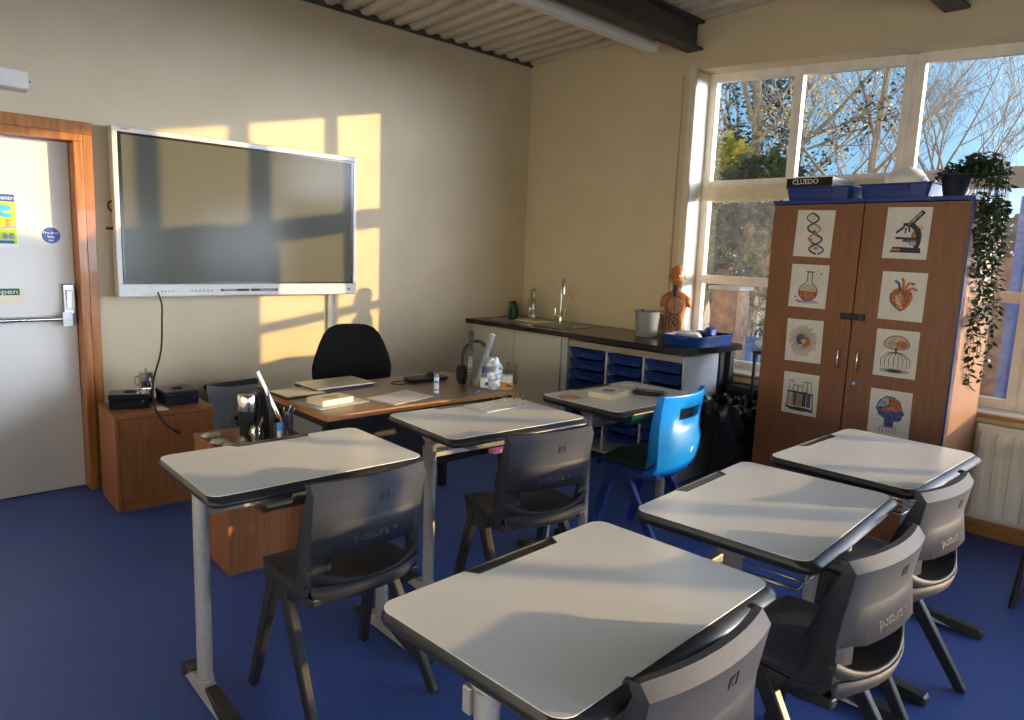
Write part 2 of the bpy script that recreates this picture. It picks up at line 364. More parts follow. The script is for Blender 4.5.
MB().box(.0, .0 + .001, YA + .21, YA + .22, 0, .01).build('door_stop', FRAMEWOOD, d)
struct(MB().box(DX0 - .1, DX1 + .1, YA + .22, YA + .30, 0, 2.3).build('wall_corridor', WALL))

# notices on the door (they can be peeled off: things)
YD = YA + .08
def sheet(m, w_, h_, mi=0): m.box(0, w_, -.0012, 0, 0, h_, mi)
def flat(m, poly, k, mi):            # raised print layer on a sheet facing -y ; poly in (x, z)
    y = -.0012 - .00035 * k
    m.loft([[(a, y, b) for a, b in poly], [(a, y + .0003, b) for a, b in poly]], mi)
def ell(cx, cy, rx, ry, n=20, a0=0, a1=360, rot=0):
    out = []
    for k in range(n + (1 if a1 - a0 < 360 else 0)):
        a = math.radians(a0 + (a1 - a0) * k / n); x = rx * math.cos(a); y = ry * math.sin(a); c, s_ = math.cos(rot), math.sin(rot)
        out.append((cx + x * c - y * s_, cy + x * s_ + y * c))
    return out
def strokep(pts, w_, taper=None):
    L_, R_ = [], []
    for i, p in enumerate(pts):
        a = pts[max(0, i - 1)]; b = pts[min(len(pts) - 1, i + 1)]; dx, dy = b[0] - a[0], b[1] - a[1]; l = math.hypot(dx, dy) or 1
        ww = w_ if taper is None else w_ + (taper - w_) * i / (len(pts) - 1)
        nx, ny = -dy / l * ww / 2, dx / l * ww / 2
        L_.append((p[0] + nx, p[1] + ny)); R_.append((p[0] - nx, p[1] - ny))
    return L_, R_
def stroke(m, pts, w_, k, mi, taper=None):
    L_, R_ = strokep(pts, w_, taper); y = -.0012 - .00035 * k
    vs = [(a, y, b) for a, b in L_] + [(a, y, b) for a, b in R_]; n = len(pts)
    m.add(vs, [(i, i + 1, n + i + 1, n + i) for i in range(n - 1)], mi)

m = MB(); W_, H_ = .21, .295
m.box(0, W_, -.0012, 0, 0, H_, 0)
flat(m, [(.006, .02), (W_ - .006, .02), (W_ - .006, .25), (.006, .25)], 1, 1)
flat(m, [(.006, .25), (W_ - .006, .25), (W_ - .006, H_ - .005), (.006, H_ - .005)], 1, 2)
for cx, cy, rx in ((.05, .215, .03), (.15, .215, .038), (.06, .165, .035), (.16, .175, .028), (.13, .19, .02)): flat(m, ell(cx, cy, rx, rx * .45), 2, 3)
for cx in (.05, .11, .165): flat(m, ell(cx, .125, .014, .02), 2, 4); flat(m, ell(cx, .148, .009, .009), 3, 4)
flat(m, [(.13, .098), (.205, .112), (.205, .124), (.13, .110)], 3, 5)
for cx in (.04, .09, .15, .18): flat(m, ell(cx, .062, .015, .018), 2, 6)
flat(m, [(.02, .022), (.19, .022), (.19, .038), (.02, .038)], 3, 2)
e = thing('poster', 'lime green and navy cartoon-style poster on the white door', 'poster', (.595, YD - .001, 1.437))
m.build('poster_sheet', [PAPER, LIME, SIGNBLUE, SKYBLUE, ORANGE, PINK, INKGREY], e)
t = text_obj('Centre', .034, PAPER, parent=e); t.location = (.165, -.0022, .27); t.rotation_euler = UPRIGHT
m = MB(); c = ell(0, 0, .05, .05, 32); m.loft([[(a, 0, b) for a, b in c], [(a, -.0015, b) for a, b in c]])
c = ell(0, 0, .046, .046, 32); m.loft([[(a, -.0015, b) for a, b in c], [(a, -.002, b) for a, b in c]], 1)
e = thing('fire_door_sign', 'round blue fire door sign on the white door', 'sign', (.962, YD - .001, 1.512))
m.build('sign_disc', [PAPER, SIGNBLUE], e)
for tx, zz, sz in (('Fire door', .014, .02), ('keep', -.008, .018), ('shut', -.028, .016)):
    t = text_obj(tx, sz, PAPER, parent=e, extrude=.0002); t.location = (0, -.0024, zz); t.rotation_euler = UPRIGHT
e = thing('push_bar_sign', 'green sign with white lettering above the push bar of the door', 'sign', (.40, YD - .001, 1.128))
m = MB(); m.box(0, .415, -.0012, 0, 0, .088, 0); flat(m, [(.004, .045), (.395, .045), (.395, .082), (.004, .082)], 1, 1)
m.build('sign_plate', [PAPERC, SIGNGREEN], e)
t = text_obj('Push bar to open', .036, PAPER, parent=e, extrude=.0002, width=.37); t.location = (.20, -.0024, .064); t.rotation_euler = UPRIGHT

# wall box light high on the left
e = thing('emergency_light', 'long grey box-shaped light fitting on the wall above the door', 'light fitting', (.30, YA, 2.262))
MB().loft([[(0, 0, 0), (0, -.075, .012), (0, -.085, .05), (0, -.075, .105), (0, 0, .115)], [(.572, 0, 0), (.572, -.075, .012), (.572, -.085, .05), (.572, -.075, .105), (.572, 0, .115)]]).build('light_casing', TUBE, e, bevel=.008)
MB().tube([(.572, -.06, .055), (.580, -.06, .055)], .006).build('light_socket', BLACK, e)

# ---- display
e = thing('wall_display', 'large wall-mounted touch display with silver frame, switched off', 'display', (1.25, 4.627, 1.165))
SW, SH = 1.612, .985
f = MB(); f.box(0, SW, .0, .07, SH - .033, SH); f.box(0, .032, 0, .07, .07, SH - .03); f.box(SW - .032, SW, 0, .07, .07, SH - .03)
f.box(.01, SW - .01, .015, .08, .01, SH - .01)
f.build('display_frame', SILVERL, e, bevel=.006)
f = MB(); f.box(0, SW, -.006, .07, 0, .078); f.build('display_bar', SILVERL, e, bevel=.006)
MB().box(.032, SW - .032, -.002, .015, .078, SH - .033).build('display_bezel', BLACKGLOSS, e)
MB().box(.048, SW - .048, -.003, -.002, .090, SH - .047).build('screen', SCREENM, e)
f = MB(); f.box(.60, .79, -.009, -.006, .030, .046); f.box(.80, .99, -.009, -.006, .030, .046); f.build('pen_slot', BLACK, e, bevel=.003)
for a, b in ((.615, .70), (.86, .97)):
    MB().tube([(a, -.012, .038), (b, -.012, .038)], .006, 8).build('display_pen', GREYP, e, smooth=40)
for k in range(4): MB().tube([(.24 + k * .022, -.006, .035), (.24 + k * .022, -.009, .035)], .004, 8).build('display_socket', BLACK, e)
for k in range(6): MB().tube([(.42 + k * .025, -.006, .035), (.42 + k * .025, -.0085, .035)], .008, 10).build('display_button', GREYP, e)
MB().box(1.53, 1.55, -.008, -.006, .032, .042).build('indicator', BLACK, e)
t = text_obj('SMART', .016, INK, parent=e, extrude=.0003); t.location = (.07, -.0012, SH - .016); t.rotation_euler = UPRIGHT
f = MB(); f.box(.3, 1.3, .08, .1, .25, .75); f.build('wall_bracket', BLACK, e)
MB().tube([(-.035, .05, .40), (.0, .05, .40)], .008).build('side_peg', BLACK, e); f = MB(); f.tube([(0, .05, .56), (-.018, .05, .545), (-.018, .05, .515), (0, .05, .50)], .006); f.build('side_hook', BLACK, e)
# cord hanging from it
pts = [(1.465, 4.61, 1.196), (1.482, 4.605, 1.12), (1.479, 4.60, 1.037), (1.435, 4.50, .855), (1.343, 4.35, .716), (1.303, 4.25, .637), (1.291, 4.17, .566), (1.323, 4.13, .489), (1.367, 4.12, .450)]
e = thing('power_cord', 'black cord hanging from the display with a loose plug end', 'cord', (0, 0, 0))
def smoothpts(P, k=5):
    P = [Vector(p) for p in P]; out = []
    for i in range(len(P) - 1):
        p0, p1, p2, p3 = P[max(0, i - 1)], P[i], P[i + 1], P[min(len(P) - 1, i + 2)]
        for j in range(k):
            t = j / k; out.append(.5 * ((2 * p1) + (p2 - p0) * t + (2 * p0 - 5 * p1 + 4 * p2 - p3) * t * t + (3 * p1 - p0 - 3 * p2 + p3) * t ** 3))
    out.append(P[-1]); return out
MB().tube(smoothpts(pts), .0055, 8).build('cable', BLACK, e, smooth=60)
MB().loft([[Vector((1.362, 4.12, .453)) + Vector((.7, 0, -.5)) * a + Vector((dx * w_, dy * w_, dz * w_)) for dx, dy, dz in ((.5, 0, .6), (0, 1, 0), (-.5, 0, -.6), (0, -1, 0))] for a, w_ in ((0, .006), (.012, .014), (.05, .014), (.056, .010))]).build('plug', BLACK, e, bevel=.003)
struct(MB().box(2.675, 2.715, YA - .02, YA, 0.0, 1.165).build('trim_8', PAINTWHITE, bevel=.002))

# ---- strip lights under the roof
def strip(xe, y, z, label):
    e = thing('strip_light', label, 'light fitting', (xe, y, z), 0, 'strip lights')
    L_ = 1.52
    MB().box(-L_, 0, -.03, .03, .045, .085).build('lamp_body', PAINTWHITE, e, bevel=.004)
    MB().loft([[(-x_, yy, zz) for yy, zz in ((-.045, .045), (-.048, .02), (-.03, .0), (.03, .0), (.048, .02), (.045, .045))] for x_ in (.01, L_ - .01)]).build('diffuser', TUBE, e, smooth=30)
    for x_ in (0, -L_): MB().box(x_ - .012, x_ + .012, -.05, .05, -.002, .05).build('end_cap', PAINTWHITE, e, bevel=.003)
    for x_ in (-.3, -L_ + .3): MB().tube([(x_, 0, .085), (x_, 0, ZC(y) - z + .01)], .006).build('hanger', STEEL, e)
    return e
strip(4.40, 3.20, 2.965, 'white strip light hanging beside the roof beam nearest the display')
strip(4.42, 1.50, 2.98, 'white strip light whose end just shows at the top right')

# ------------------------------------------------------------------ student desks
def make_desk(label):
    e = thing('school_desk', label, 'desk', group='single student desks')
    W2, D2, Z = .392, .279, .76
    def ring(l, r_, f, b, z, rad): return [(x, y, z) for x, y in rrect(-W2 + l, W2 - r_, -D2 + f, D2 - b, rad, 6)]
    m = MB(); m.loft([ring(.018, .018, .030, .014, Z - .040, .035), ring(.004, .004, .008, .004, Z - .032, .042), ring(0, 0, 0, 0, Z - .022, .045), ring(.001, .001, .002, .001, Z - .014, .045), ring(.006, .006, .026, .005, Z - .0015, .042)])
    m.build('edge_band', EDGEBLK, e, smooth=50)
    # white top with a notch in the far edge for the pencil tray
    o = rrect(-W2 + .007, W2 - .007, -D2 + .028, D2 - .006, .040, 6)
    yb = D2 - .006
    n = [(.185, yb), (.165, yb - .034), (-.115, yb - .034), (-.135, yb)]
    idx = 7                                                    # after the first (far right) corner arc
    poly = o[:idx] + n + o[idx:]
    m = MB(); k = len(poly)
    vs = [(x, y, Z - .002) for x, y in poly] + [(x, y, Z + .0006) for x, y in poly]
    m.add(vs, [tuple(range(k - 1, -1, -1)), tuple(range(k, 2 * k))] + [(i, (i + 1) % k, k + (i + 1) % k, k + i) for i in range(k)])
    m.build('tabletop', LAMW, e)
    m = MB(); m.box(-.128, .178, yb - .034, D2 - .001, Z - .006, Z - .0035)
    m.loft([[(x, y, z) for x, y in ((-.137, D2 - .0), (-.116, yb - .0345), (.166, yb - .0345), (.187, D2 - .0), (.178, D2 - .004), (.161, yb - .029), (-.111, yb - .029), (-.128, D2 - .004))] for z in (Z - .006, Z + .0015)])
    m.box(-.13, .18, D2 - .006, D2, Z - .006, Z + .0015)
    m.build('pencil_tray', TRAYBLK, e)
    for s in (-1, 1):
        x = .345 * s
        m = MB(); m.lathe([(.027, .045), (.027, .50), (.027, .70)], 18, (x, -.035, 0), sx=.9); m.lathe([(.031, .04), (.031, .062)], 18, (x, -.035, 0), sx=.9)
        lg = m.build('leg', SILVER, e, smooth=40)
        m = MB(); m.loft([[(x - w_ / 2, y, z0), (x + w_ / 2, y, z0), (x + w_ * .38, y, z1), (x - w_ * .38, y, z1)] for y, w_, z0, z1 in ((-.36, .05, .008, .028), (-.30, .055, .008, .036), (-.035, .058, .008, .052), (.10, .055, .008, .040), (.14, .05, .008, .030))])
        m.build('foot_bar', SILVER, lg, bevel=.003)
        m = MB()
        m.loft([[(x - w_ / 2, y, z0), (x + w_ / 2, y, z0), (x + w_ * .4, y, z1), (x - w_ * .4, y, z1)] for y, w_, z0, z1 in ((-.372, .046, .0, .026), (-.362, .058, .0, .034), (-.31, .061, .0, .040), (-.09, .046, .046, .0535))])
        m.loft([[(x - w_ / 2, y, z0), (x + w_ / 2, y, z0), (x + w_ * .4, y, z1), (x - w_ * .4, y, z1)] for y, w_, z0, z1 in ((.045, .046, .044, .0515), (.105, .060, .0, .044), (.142, .056, .0, .034), (.15, .046, .0, .026))])
        m.build('foot_cap', EDGEBLK, lg, bevel=.002)
        m = MB(); m.loft([[(x - .02, y, z0), (x + .02, y, z0), (x + .02, y, Z - .038), (x - .02, y, Z - .038)] for y, z0 in ((-.075, Z - .05), (-.055, Z - .06), (-.015, Z - .06), (.005, Z - .05))])
        m.build('top_bracket', SILVER, lg)
    MB().box(-.33, .33, .03, .055, .60, .66).build('cross_bar', SILVER, e, bevel=.004)
    return e
def wire_basket(e):
    m = MB(); r = .0035
    for z, i in ((.70, 0), (.635, .02)):
        m.tube([(-.31 + i, -.22 + i, z), (.31 - i, -.22 + i, z), (.31 - i, .02, z), (-.31 + i, .02, z)], r, 6, closed=True)
    for x in [-.28 + .056 * k for k in range(11)]: m.tube([(x, -.22, .70), (x, -.20, .635), (x, .02, .635), (x, .02, .70)], r * .7, 5)
    for x in (-.31, .31): m.tube([(x, -.1, .70), (x, -.1, .735)], r, 6)
    m.build('wire_basket', CHROME, e)
def clear_tray(e, m_=None):
    m = MB(); a = [(-.22, .22, -.22, .0, .725), (-.20, .20, -.20, -.02, .66)]
    T = lambda q, dz=0: [(q[0], q[2], q[4] + dz), (q[1], q[2], q[4] + dz), (q[1], q[3], q[4] + dz), (q[0], q[3], q[4] + dz)]
    m.loft([T(a[0]), T(a[1]), ], cap=False); m.add(T(a[1]), [(0, 1, 2, 3)])
    m.build('under_tray', m_ or CLEAR, e, solid=.003)
DESKS = [((1.176, 2.303), -2.1, 'white-topped school desk nearest the door, before the small wooden pedestal', 'clear'),
         ((2.181, 2.372), -4.6, 'white-topped school desk with spectacles and a printed sheet, before the teacher desk', 'clear'),
         ((3.141, 2.318), -1.0, 'white-topped school desk with a paperback and orange stickers, by the blue trays', 'dark'),
         ((1.192, .945), 1.5, 'bare white-topped school desk nearest the camera at the bottom centre', 'clear'),
         ((2.128, .967), 3.5, 'bare white-topped school desk with a wire basket beneath, right of the nearest desk', 'wire'),
         ((3.030, .960), -1.0, 'bare white-topped school desk standing right in front of the tall cupboard doors', 'wire')]
desk0 = make_desk(DESKS[0][2]); desks = []
for i, (p, a, l, k) in enumerate(DESKS):
    e = place(desk0, (*p, 0), a) if i == 0 else dup(desk0, (*p, 0), a, l)
    desks.append(e)
for e, (_, _, _, k) in zip(desks, DESKS):
    if k == 'wire': wire_basket(e)
    elif k == 'clear': clear_tray(e)
    else: clear_tray(e, GREEN)
# pieces kept in the trays below the near-left desk and the middle desk
e = thing('storage_box', 'small clear plastic box in the tray beneath the desk nearest the door', 'box', (1.02, 2.13, .668), -2)
m = MB(); m.loft([[(-.07, -.05, .0), (.07, -.05, 0), (.07, .05, 0), (-.07, .05, 0)], [(-.08, -.06, .045), (.08, -.06, .045), (.08, .06, .045), (-.08, .06, .045)]], cap=False); m.build('box_body', CLEAR, e, solid=.003)
MB().box(-.045, .045, -.03, .03, .003, .035).build('eraser', WHITE, e, bevel=.006)
tag(place(MB().box(-.15, .15, -.018, .018, 0, .016).build('ruler', PINK, None, bevel=.002), (2.14, 2.135, .668), -6), 'bright pink strip sticking out beneath the desk in front of the teacher desk', 'ruler')

# ------------------------------------------------------------------ moulded chairs
def shell_grid(rows, us, hole=None):
    """rows: (y, z, halfwidth, wrap, wing, bump) ; sheet over us"""
    m = MB(); vs = []; n = len(us)
    for (y, z, hw, wrap, wing, bump, lift) in rows:
        for u in us:
            a = abs(u); s = 1 if u >= 0 else -1
            if a <= .88:
                q = a / .88; xx = hw * q; yy = y + wrap * q * q; zz = z + lift * q ** 3
                yy -= bump * max(0., min(1., (.86 - a) / .24))
            else:
                q = (a - .88) / .12; xx = hw * (1 + .03 * q); yy = y + wrap + wing * q; zz = z + lift
            vs.append((s * xx, yy, zz))
    fs = []
    for i in range(len(rows) - 1):
        for j in range(n - 1):
            if hole and hole(i, us[j], us[j + 1]): continue
            fs.append((i * n + j, i * n + j + 1, (i + 1) * n + j + 1, (i + 1) * n + j))
    m.add(vs, fs); return m
US = [-1, -.94, -.88, -.86, -.74, -.62, -.45, -.25, 0, .25, .45, .62, .74, .86, .88, .94, 1]
def chair_legs(e, M, fy=.225, ry=-.225):
    for s in (-1, 1):
        for (ya, yb) in ((.115, fy), (.055, ry)):
            m = MB(); m.bar((.188 * s, ya, .435), (.222 * s, yb, 0), .034, .052, w2=.026, h2=.038)
            lg = m.build('leg', M, e, bevel=.006)
        m = MB(); m.loft([[(s * x_, y, z) for x_, z in ((.168, z0), (.205, z0), (.200, z1), (.165, z1))] for y, z0, z1 in ((-.15, .418, .446), (-.02, .405, .446), (.04, .375, .446), (.085, .362, .450), (.14, .388, .450), (.17, .42, .452))])
        m.build('side_rail', M, e, bevel=.006)
def make_chair(label, M, name='classroom_chair'):
    e = thing(name, label, 'chair', group=None)
    #        y      z     hw    wrap  wing  bump lift
    seat = [(.215, .425, .165, .0, -.005, 0, 0), (.213, .450, .180, .0, -.01, 0, 0), (.19, .463, .19, 0, 0, 0, .002), (.12, .460, .200, 0, 0, 0, .006),
            (.03, .450, .203, 0, 0, 0, .012), (-.06, .444, .203, 0, 0, 0, .016), (-.12, .446, .202, .01, .0, 0, .03), (-.165, .458, .200, .03, .01, 0, .04), (-.188, .478, .198, .04, .02, 0, .045), (-.196, .497, .196, .05, .03, 0, .05)]
    m = shell_grid(seat, US); m.build('seat', M, e, smooth=35, solid=.010)
    m = shell_grid([(.20, .44, .185, 0, 0, 0, 0), (.10, .42, .19, 0, 0, 0, 0), (-.06, .405, .19, .0, 0, 0, 0), (-.15, .418, .19, .03, .0, 0, 0), (-.192, .452, .19, .045, .0, 0, 0), (-.202, .490, .192, .05, .02, 0, 0)], US)
    m.build('seat_underside', M, e, smooth=35, solid=.008)
    back = [(-.125, .415, .196, .03, .085, 0, 0), (-.150, .450, .200, .028, .085, 0, 0), (-.170, .480, .200, .028, .078, 0, 0), (-.172, .530, .199, .028, .066, 0, 0), (-.172, .582, .198, .028, .060, 0, 0),
            (-.170, .592, .198, .028, .074, .030, 0), (-.182, .682, .199, .028, .054, .004, 0), (-.184, .690, .199, .028, .052, 0, 0), (-.199, .784, .202, .028, .030, 0, 0), (-.200, .788, .202, .028, .028, 0, 0), (-.180, .812, .203, .028, .020, 0, 0), (-.168, .813, .203, .026, .016, 0, 0), (-.160, .803, .203, .026, .014, 0, 0)]
    def hole(i, a, b):
        c = abs(a + b) / 2
        if i <= 1: return c < .86
        if i == 2: return c < .70
        if i <= 4: return c < .62 if i < 4 else c < .55
        return False
    m = shell_grid(back, US, hole); b = m.build('backrest', M, e, smooth=24, solid=.008)
    def emboss(txt, size, cx, cz, prof):
        t = text_obj(txt, size, LETTER, parent=b, extrude=.0005)
        for v in t.data.vertices:
            x, z, d_ = cx + v.co.x, cz + v.co.y, v.co.z
            (z0, y0), (z1, y1) = prof; yy = y0 + (y1 - y0) * (z - z0) / (z1 - z0); q = x / .199
            bump = .030 * (1 - (z - .592) / .09) * max(0., min(1., (.86 - abs(q) * .88) / .24)) if cz < .68 else 0
            v.co = (x, yy + .028 * q * q - bump - .0052 - d_, z)
    emboss('postura +', .042, .0, .632, ((.592, -.170), (.682, -.182)))
    emboss('KI', .042, .03, .745, ((.690, -.184), (.784, -.199)))
    chair_legs(e, CHAIRL)
    return e
CH = [((1.195, 2.003), 0, 'charcoal plastic chair pushed up to the desk nearest the white door'),
      ((2.090, 2.023), -12, 'charcoal plastic chair at the desk with the spectacles on it'),
      ((1.140, .768), -1.4, 'charcoal chair at the bottom edge, tucked under the nearest desk'),
      ((1.938, .720), -4.3, 'charcoal chair with brightly sunlit back at the wire-basket desk'),
      ((2.660, .774), -4.5, 'charcoal chair furthest right, at the desk before the tall cupboard')]
c0 = make_chair(CH[0][2], CHAIRP); c0['group'] = 'charcoal classroom chairs'
for i, (p, a, l) in enumerate(CH):
    place(c0, (*p, 0), a) if i == 0 else dup(c0, (*p, 0), a, l)
# the blue chair : solid tall back with a hand hole
e = thing('blue_chair', 'bright blue plastic chair with a hand hole and dark green seat pad', 'chair', (3.09, 2.09, 0), 6)
seat = [(.215, .425, .17, .0, -.005, 0, 0), (.213, .450, .190, .0, -.01, 0, 0), (.19, .463, .20, 0, 0, 0, .002), (.12, .460, .215, 0, 0, 0, .006), (.03, .450, .218, 0, 0, 0, .012), (-.06, .444, .218, 0, 0, 0, .016), (-.12, .446, .216, .01, .0, 0, .03), (-.165, .462, .212, .03, .01, 0, .035), (-.190, .485, .21, .04, .02, 0, .03)]
m = shell_grid(seat, US); m.build('seat', BLUED, e, smooth=45, solid=.012)
back = [(-.150, .420, .18, .05, .05, 0, 0), (-.180, .450, .20, .05, .055, 0, 0), (-.198, .490, .208, .05, .055, .004, 0), (-.204, .540, .213, .052, .05, .010, 0), (-.206, .600, .213, .055, .05, .018, 0), (-.205, .660, .213, .055, .045, .006, 0), (-.209, .725, .216, .055, .04, 0, 0), (-.216, .785, .220, .055, .035, 0, 0), (-.226, .845, .223, .055, .03, 0, 0), (-.230, .856, .222, .055, .025, 0, 0)]
m = shell_grid(back, US, lambda i, a, b: i == 6 and abs(a + b) / 2 < .42 or (i == 6.5))
bk = m.build('backrest', BLUEP, e, smooth=30, solid=.011)
m = MB(); m.loft([[(x * .98, y * .98 - 0.0, z) for x, y in rrect(-.195, .195, -.15, .20, .06, 6)] for z in (.462, .480)]); m.build('seat_pad', GREENPAD, e, bevel=.006)
m = MB(); m.add([(-.0, -.2245, .59), (.055, -.2225, .60), (.0, -.2235, .545)], [(0, 1, 2)]); m.build('sticker', PAPER, bk, solid=.0005)
chair_legs(e, BLUED)

# ------------------------------------------------------------------ tall cupboard
CP = (4.158, 2.057, 0); CR = -92.9
e = thing('tall_cupboard', 'tall two-door wooden cupboard with blue edging in front of the window', 'cupboard', CP, CR)
CW, CD, CHH = 1.058, .50, 1.88
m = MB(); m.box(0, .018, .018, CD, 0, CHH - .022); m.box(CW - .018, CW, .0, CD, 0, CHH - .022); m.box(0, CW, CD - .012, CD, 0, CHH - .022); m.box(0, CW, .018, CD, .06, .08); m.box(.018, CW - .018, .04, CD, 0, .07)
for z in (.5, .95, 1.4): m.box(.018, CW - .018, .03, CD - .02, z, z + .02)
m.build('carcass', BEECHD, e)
m = MB(); m.box(-.004, CW + .004, -.006, CD, CHH - .022, CHH); m.box(CW - .009, CW + .002, -.004, .002, 0, CHH - .022)
m.build('edge_trim', TRAYBLUE, e, bevel=.002)
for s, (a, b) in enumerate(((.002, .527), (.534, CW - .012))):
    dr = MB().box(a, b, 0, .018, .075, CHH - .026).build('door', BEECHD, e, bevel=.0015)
    hx = .484 if s == 0 else .592
    hm = MB(); hm.tube([(hx, 0, 1.045), (hx, -.026, 1.035), (hx, -.028, .99), (hx, -.026, .945), (hx, 0, .935)], .005, 8); hm.build('door_handle', CHROME, dr, smooth=50)
lk = MB(); lk.box(.470, .53, -.022, 0, 1.215, 1.25); lk.box(.536, .60, -.022, 0, 1.215, 1.25); lk.box(.50, .57, -.03, -.018, 1.222, 1.243); lk.build('lock_bar', BLACK, e, bevel=.003)
MB().tube([(.578, 0, .862), (.578, -.005, .862)], .009, 12).build('keyhole', CHROME, e)

# prints taped to its doors
PAPERD = noise_mat('print_paper', (.58, .56, .51), (.64, .62, .57), nscale=10, rough=.45)
PM = [PAPERD, INK, INKBLUE, INKGREY, INKRUST, INKTAN]
def p_dna(m, w, h):
    for k in (0, 1):
        for ph, mi in ((0, 1), (PI, 4 if k else 2)):
            pass
    def strand(ph): return [(w * (.40 + .10 * t / 12 * 1.2) + (.035 + .010 * t / 24) * math.sin(t * .52 + ph), h * (.94 - .88 * t / 24)) for t in range(25)]
    A, B_ = strand(0), strand(PI)
    for q in range(1, 24, 1):
        stroke(m, [A[q], B_[q]], .0025, 1, 3 if q % 3 else 4)
    for k in range(5): flat(m, ell(w * (.5 + .10 * math.sin(k * 2)), h * (.55 - .09 * k), .012, .009, 8), 2, 5 if k % 2 else 4)
    stroke(m, A, .010, 3, 1); stroke(m, B_, .008, 4, 4); stroke(m, B_[:8], .008, 5, 2); stroke(m, B_[17:], .009, 5, 2)
def p_flask(m, w, h):
    flat(m, ell(w * .5, h * .14, w * .32, .010), 1, 3)
    body = [(w * .46, h * .82), (w * .46, h * .62)] + [(w * .5 + w * .25 * math.cos(a), h * .37 + h * .20 * math.sin(a)) for a in [math.radians(115 + k * 310 / 20) for k in range(21)]] + [(w * .58, h * .62), (w * .58, h * .82)]
    flat(m, ell(w * .5, h * .36, w * .235, h * .185), 2, 5)
    flat(m, [(w * .5 + w * .235 * math.cos(a), h * .36 + h * .185 * math.sin(a)) for a in [math.radians(180 + k * 180 / 14) for k in range(15)]], 3, 4)
    stroke(m, body, .006, 4, 2); stroke(m, [(w * .42, h * .83), (w * .62, h * .83)], .007, 5, 1); stroke(m, [(w * .27, h * .37), (w * .73, h * .37)], .004, 5, 1)
    for x, y, r in ((.72, .86, .004), (.80, .80, .006), (.74, .72, .003), (.86, .9, .003), (.7, .78, .003)): flat(m, ell(w * x, h * y, r * 1.3, r * 1.3, 8), 2, 3)
    for x, y in ((.18, .24), (.24, .16), (.3, .12)): flat(m, ell(w * x, h * y, .008, .005, 8), 2, 4)
def p_virus(m, w, h):
    c = (w * .48, h * .5); R = random.Random(3)
    for k in range(44):
        a = k * 2 * PI / 44; r1, r2 = .028, .070 + .022 * R.random()
        stroke(m, [(c[0] + r1 * math.cos(a), c[1] + r1 * math.sin(a)), (c[0] + r2 * math.cos(a), c[1] + r2 * math.sin(a))], .0034, 1, 1 if k % 3 else 4)
        flat(m, ell(c[0] + r2 * math.cos(a), c[1] + r2 * math.sin(a), .0038, .0038, 6), 2, 1 if k % 2 else 4)
    flat(m, ell(*c, .040, .040), 3, 3); flat(m, ell(c[0] + .015, c[1] - .006, .03, .032), 4, 4); flat(m, ell(c[0] - .016, c[1] + .008, .026, .03), 5, 2)
    flat(m, ell(c[0] + .002, c[1], .014, .014), 6, 5); flat(m, ell(c[0] - .004, c[1] + .012, .006, .006), 7, 1)
def p_tubes(m, w, h):
    flat(m, ell(w * .52, h * .13, w * .36, .012), 1, 1)
    for k in range(5):
        x = w * (.24 + .13 * k); t = h * (.80 if k in (0, 3, 4) else .70)
        flat(m, [(x - .010, h * .2), (x + .010, h * .2), (x + .010, h * (.52 + .04 * (k % 2))), (x - .010, h * (.52 + .04 * (k % 2)))], 2, (5, 2, 4, 1, 2)[k])
        stroke(m, [(x - .011, t), (x - .011, h * .2), (x + .011, h * .2), (x + .011, t)], .003, 4, 1); stroke(m, [(x - .014, t), (x + .014, t)], .005, 5, 2)
    stroke(m, [(w * .14, h * .54), (w * .88, h * .52)], .010, 6, 1); stroke(m, [(w * .16, h * .56), (w * .14, h * .14)], .006, 6, 1); stroke(m, [(w * .86, h * .52), (w * .88, h * .12)], .006, 6, 1)
    stroke(m, [(w * .10, h * .16), (w * .9, h * .11)], .011, 6, 1)
def p_micro(m, w, h):
    flat(m, ell(w * .72, h * .45, w * .12, h * .14), 1, 4); flat(m, ell(w * .78, h * .60, w * .07, h * .05), 2, 5)
    flat(m, [(w * .16, h * .12), (w * .86, h * .12), (w * .84, h * .22), (w * .22, h * .23)], 2, 1)
    flat(m, [(w * .18, h * .15), (w * .4, h * .15), (w * .4, h * .20), (w * .2, h * .20)], 3, 4)
    stroke(m, [(w * .74, h * .22), (w * .78, h * .38), (w * .74, h * .55), (w * .60, h * .66)], .026, 4, 1)
    stroke(m, [(w * .50, h * .62), (w * .82, h * .92)], .024, 5, 1); stroke(m, [(w * .52, h * .66), (w * .78, h * .90)], .008, 6, 3)
    stroke(m, [(w * .40, h * .66), (w * .66, h * .68)], .016, 6, 1); stroke(m, [(w * .43, h * .62), (w * .26, h * .50)], .012, 6, 1); stroke(m, [(w * .48, h * .60), (w * .46, h * .50)], .010, 6, 2); stroke(m, [(w * .54, h * .6), (w * .56, h * .52)], .009, 6, 1)
    stroke(m, [(w * .26, h * .40), (w * .74, h * .39)], .012, 7, 1); stroke(m, [(w * .42, h * .36), (w * .66, h * .34)], .014, 7, 2); flat(m, ell(w * .66, h * .30, .018, .012), 8, 3)
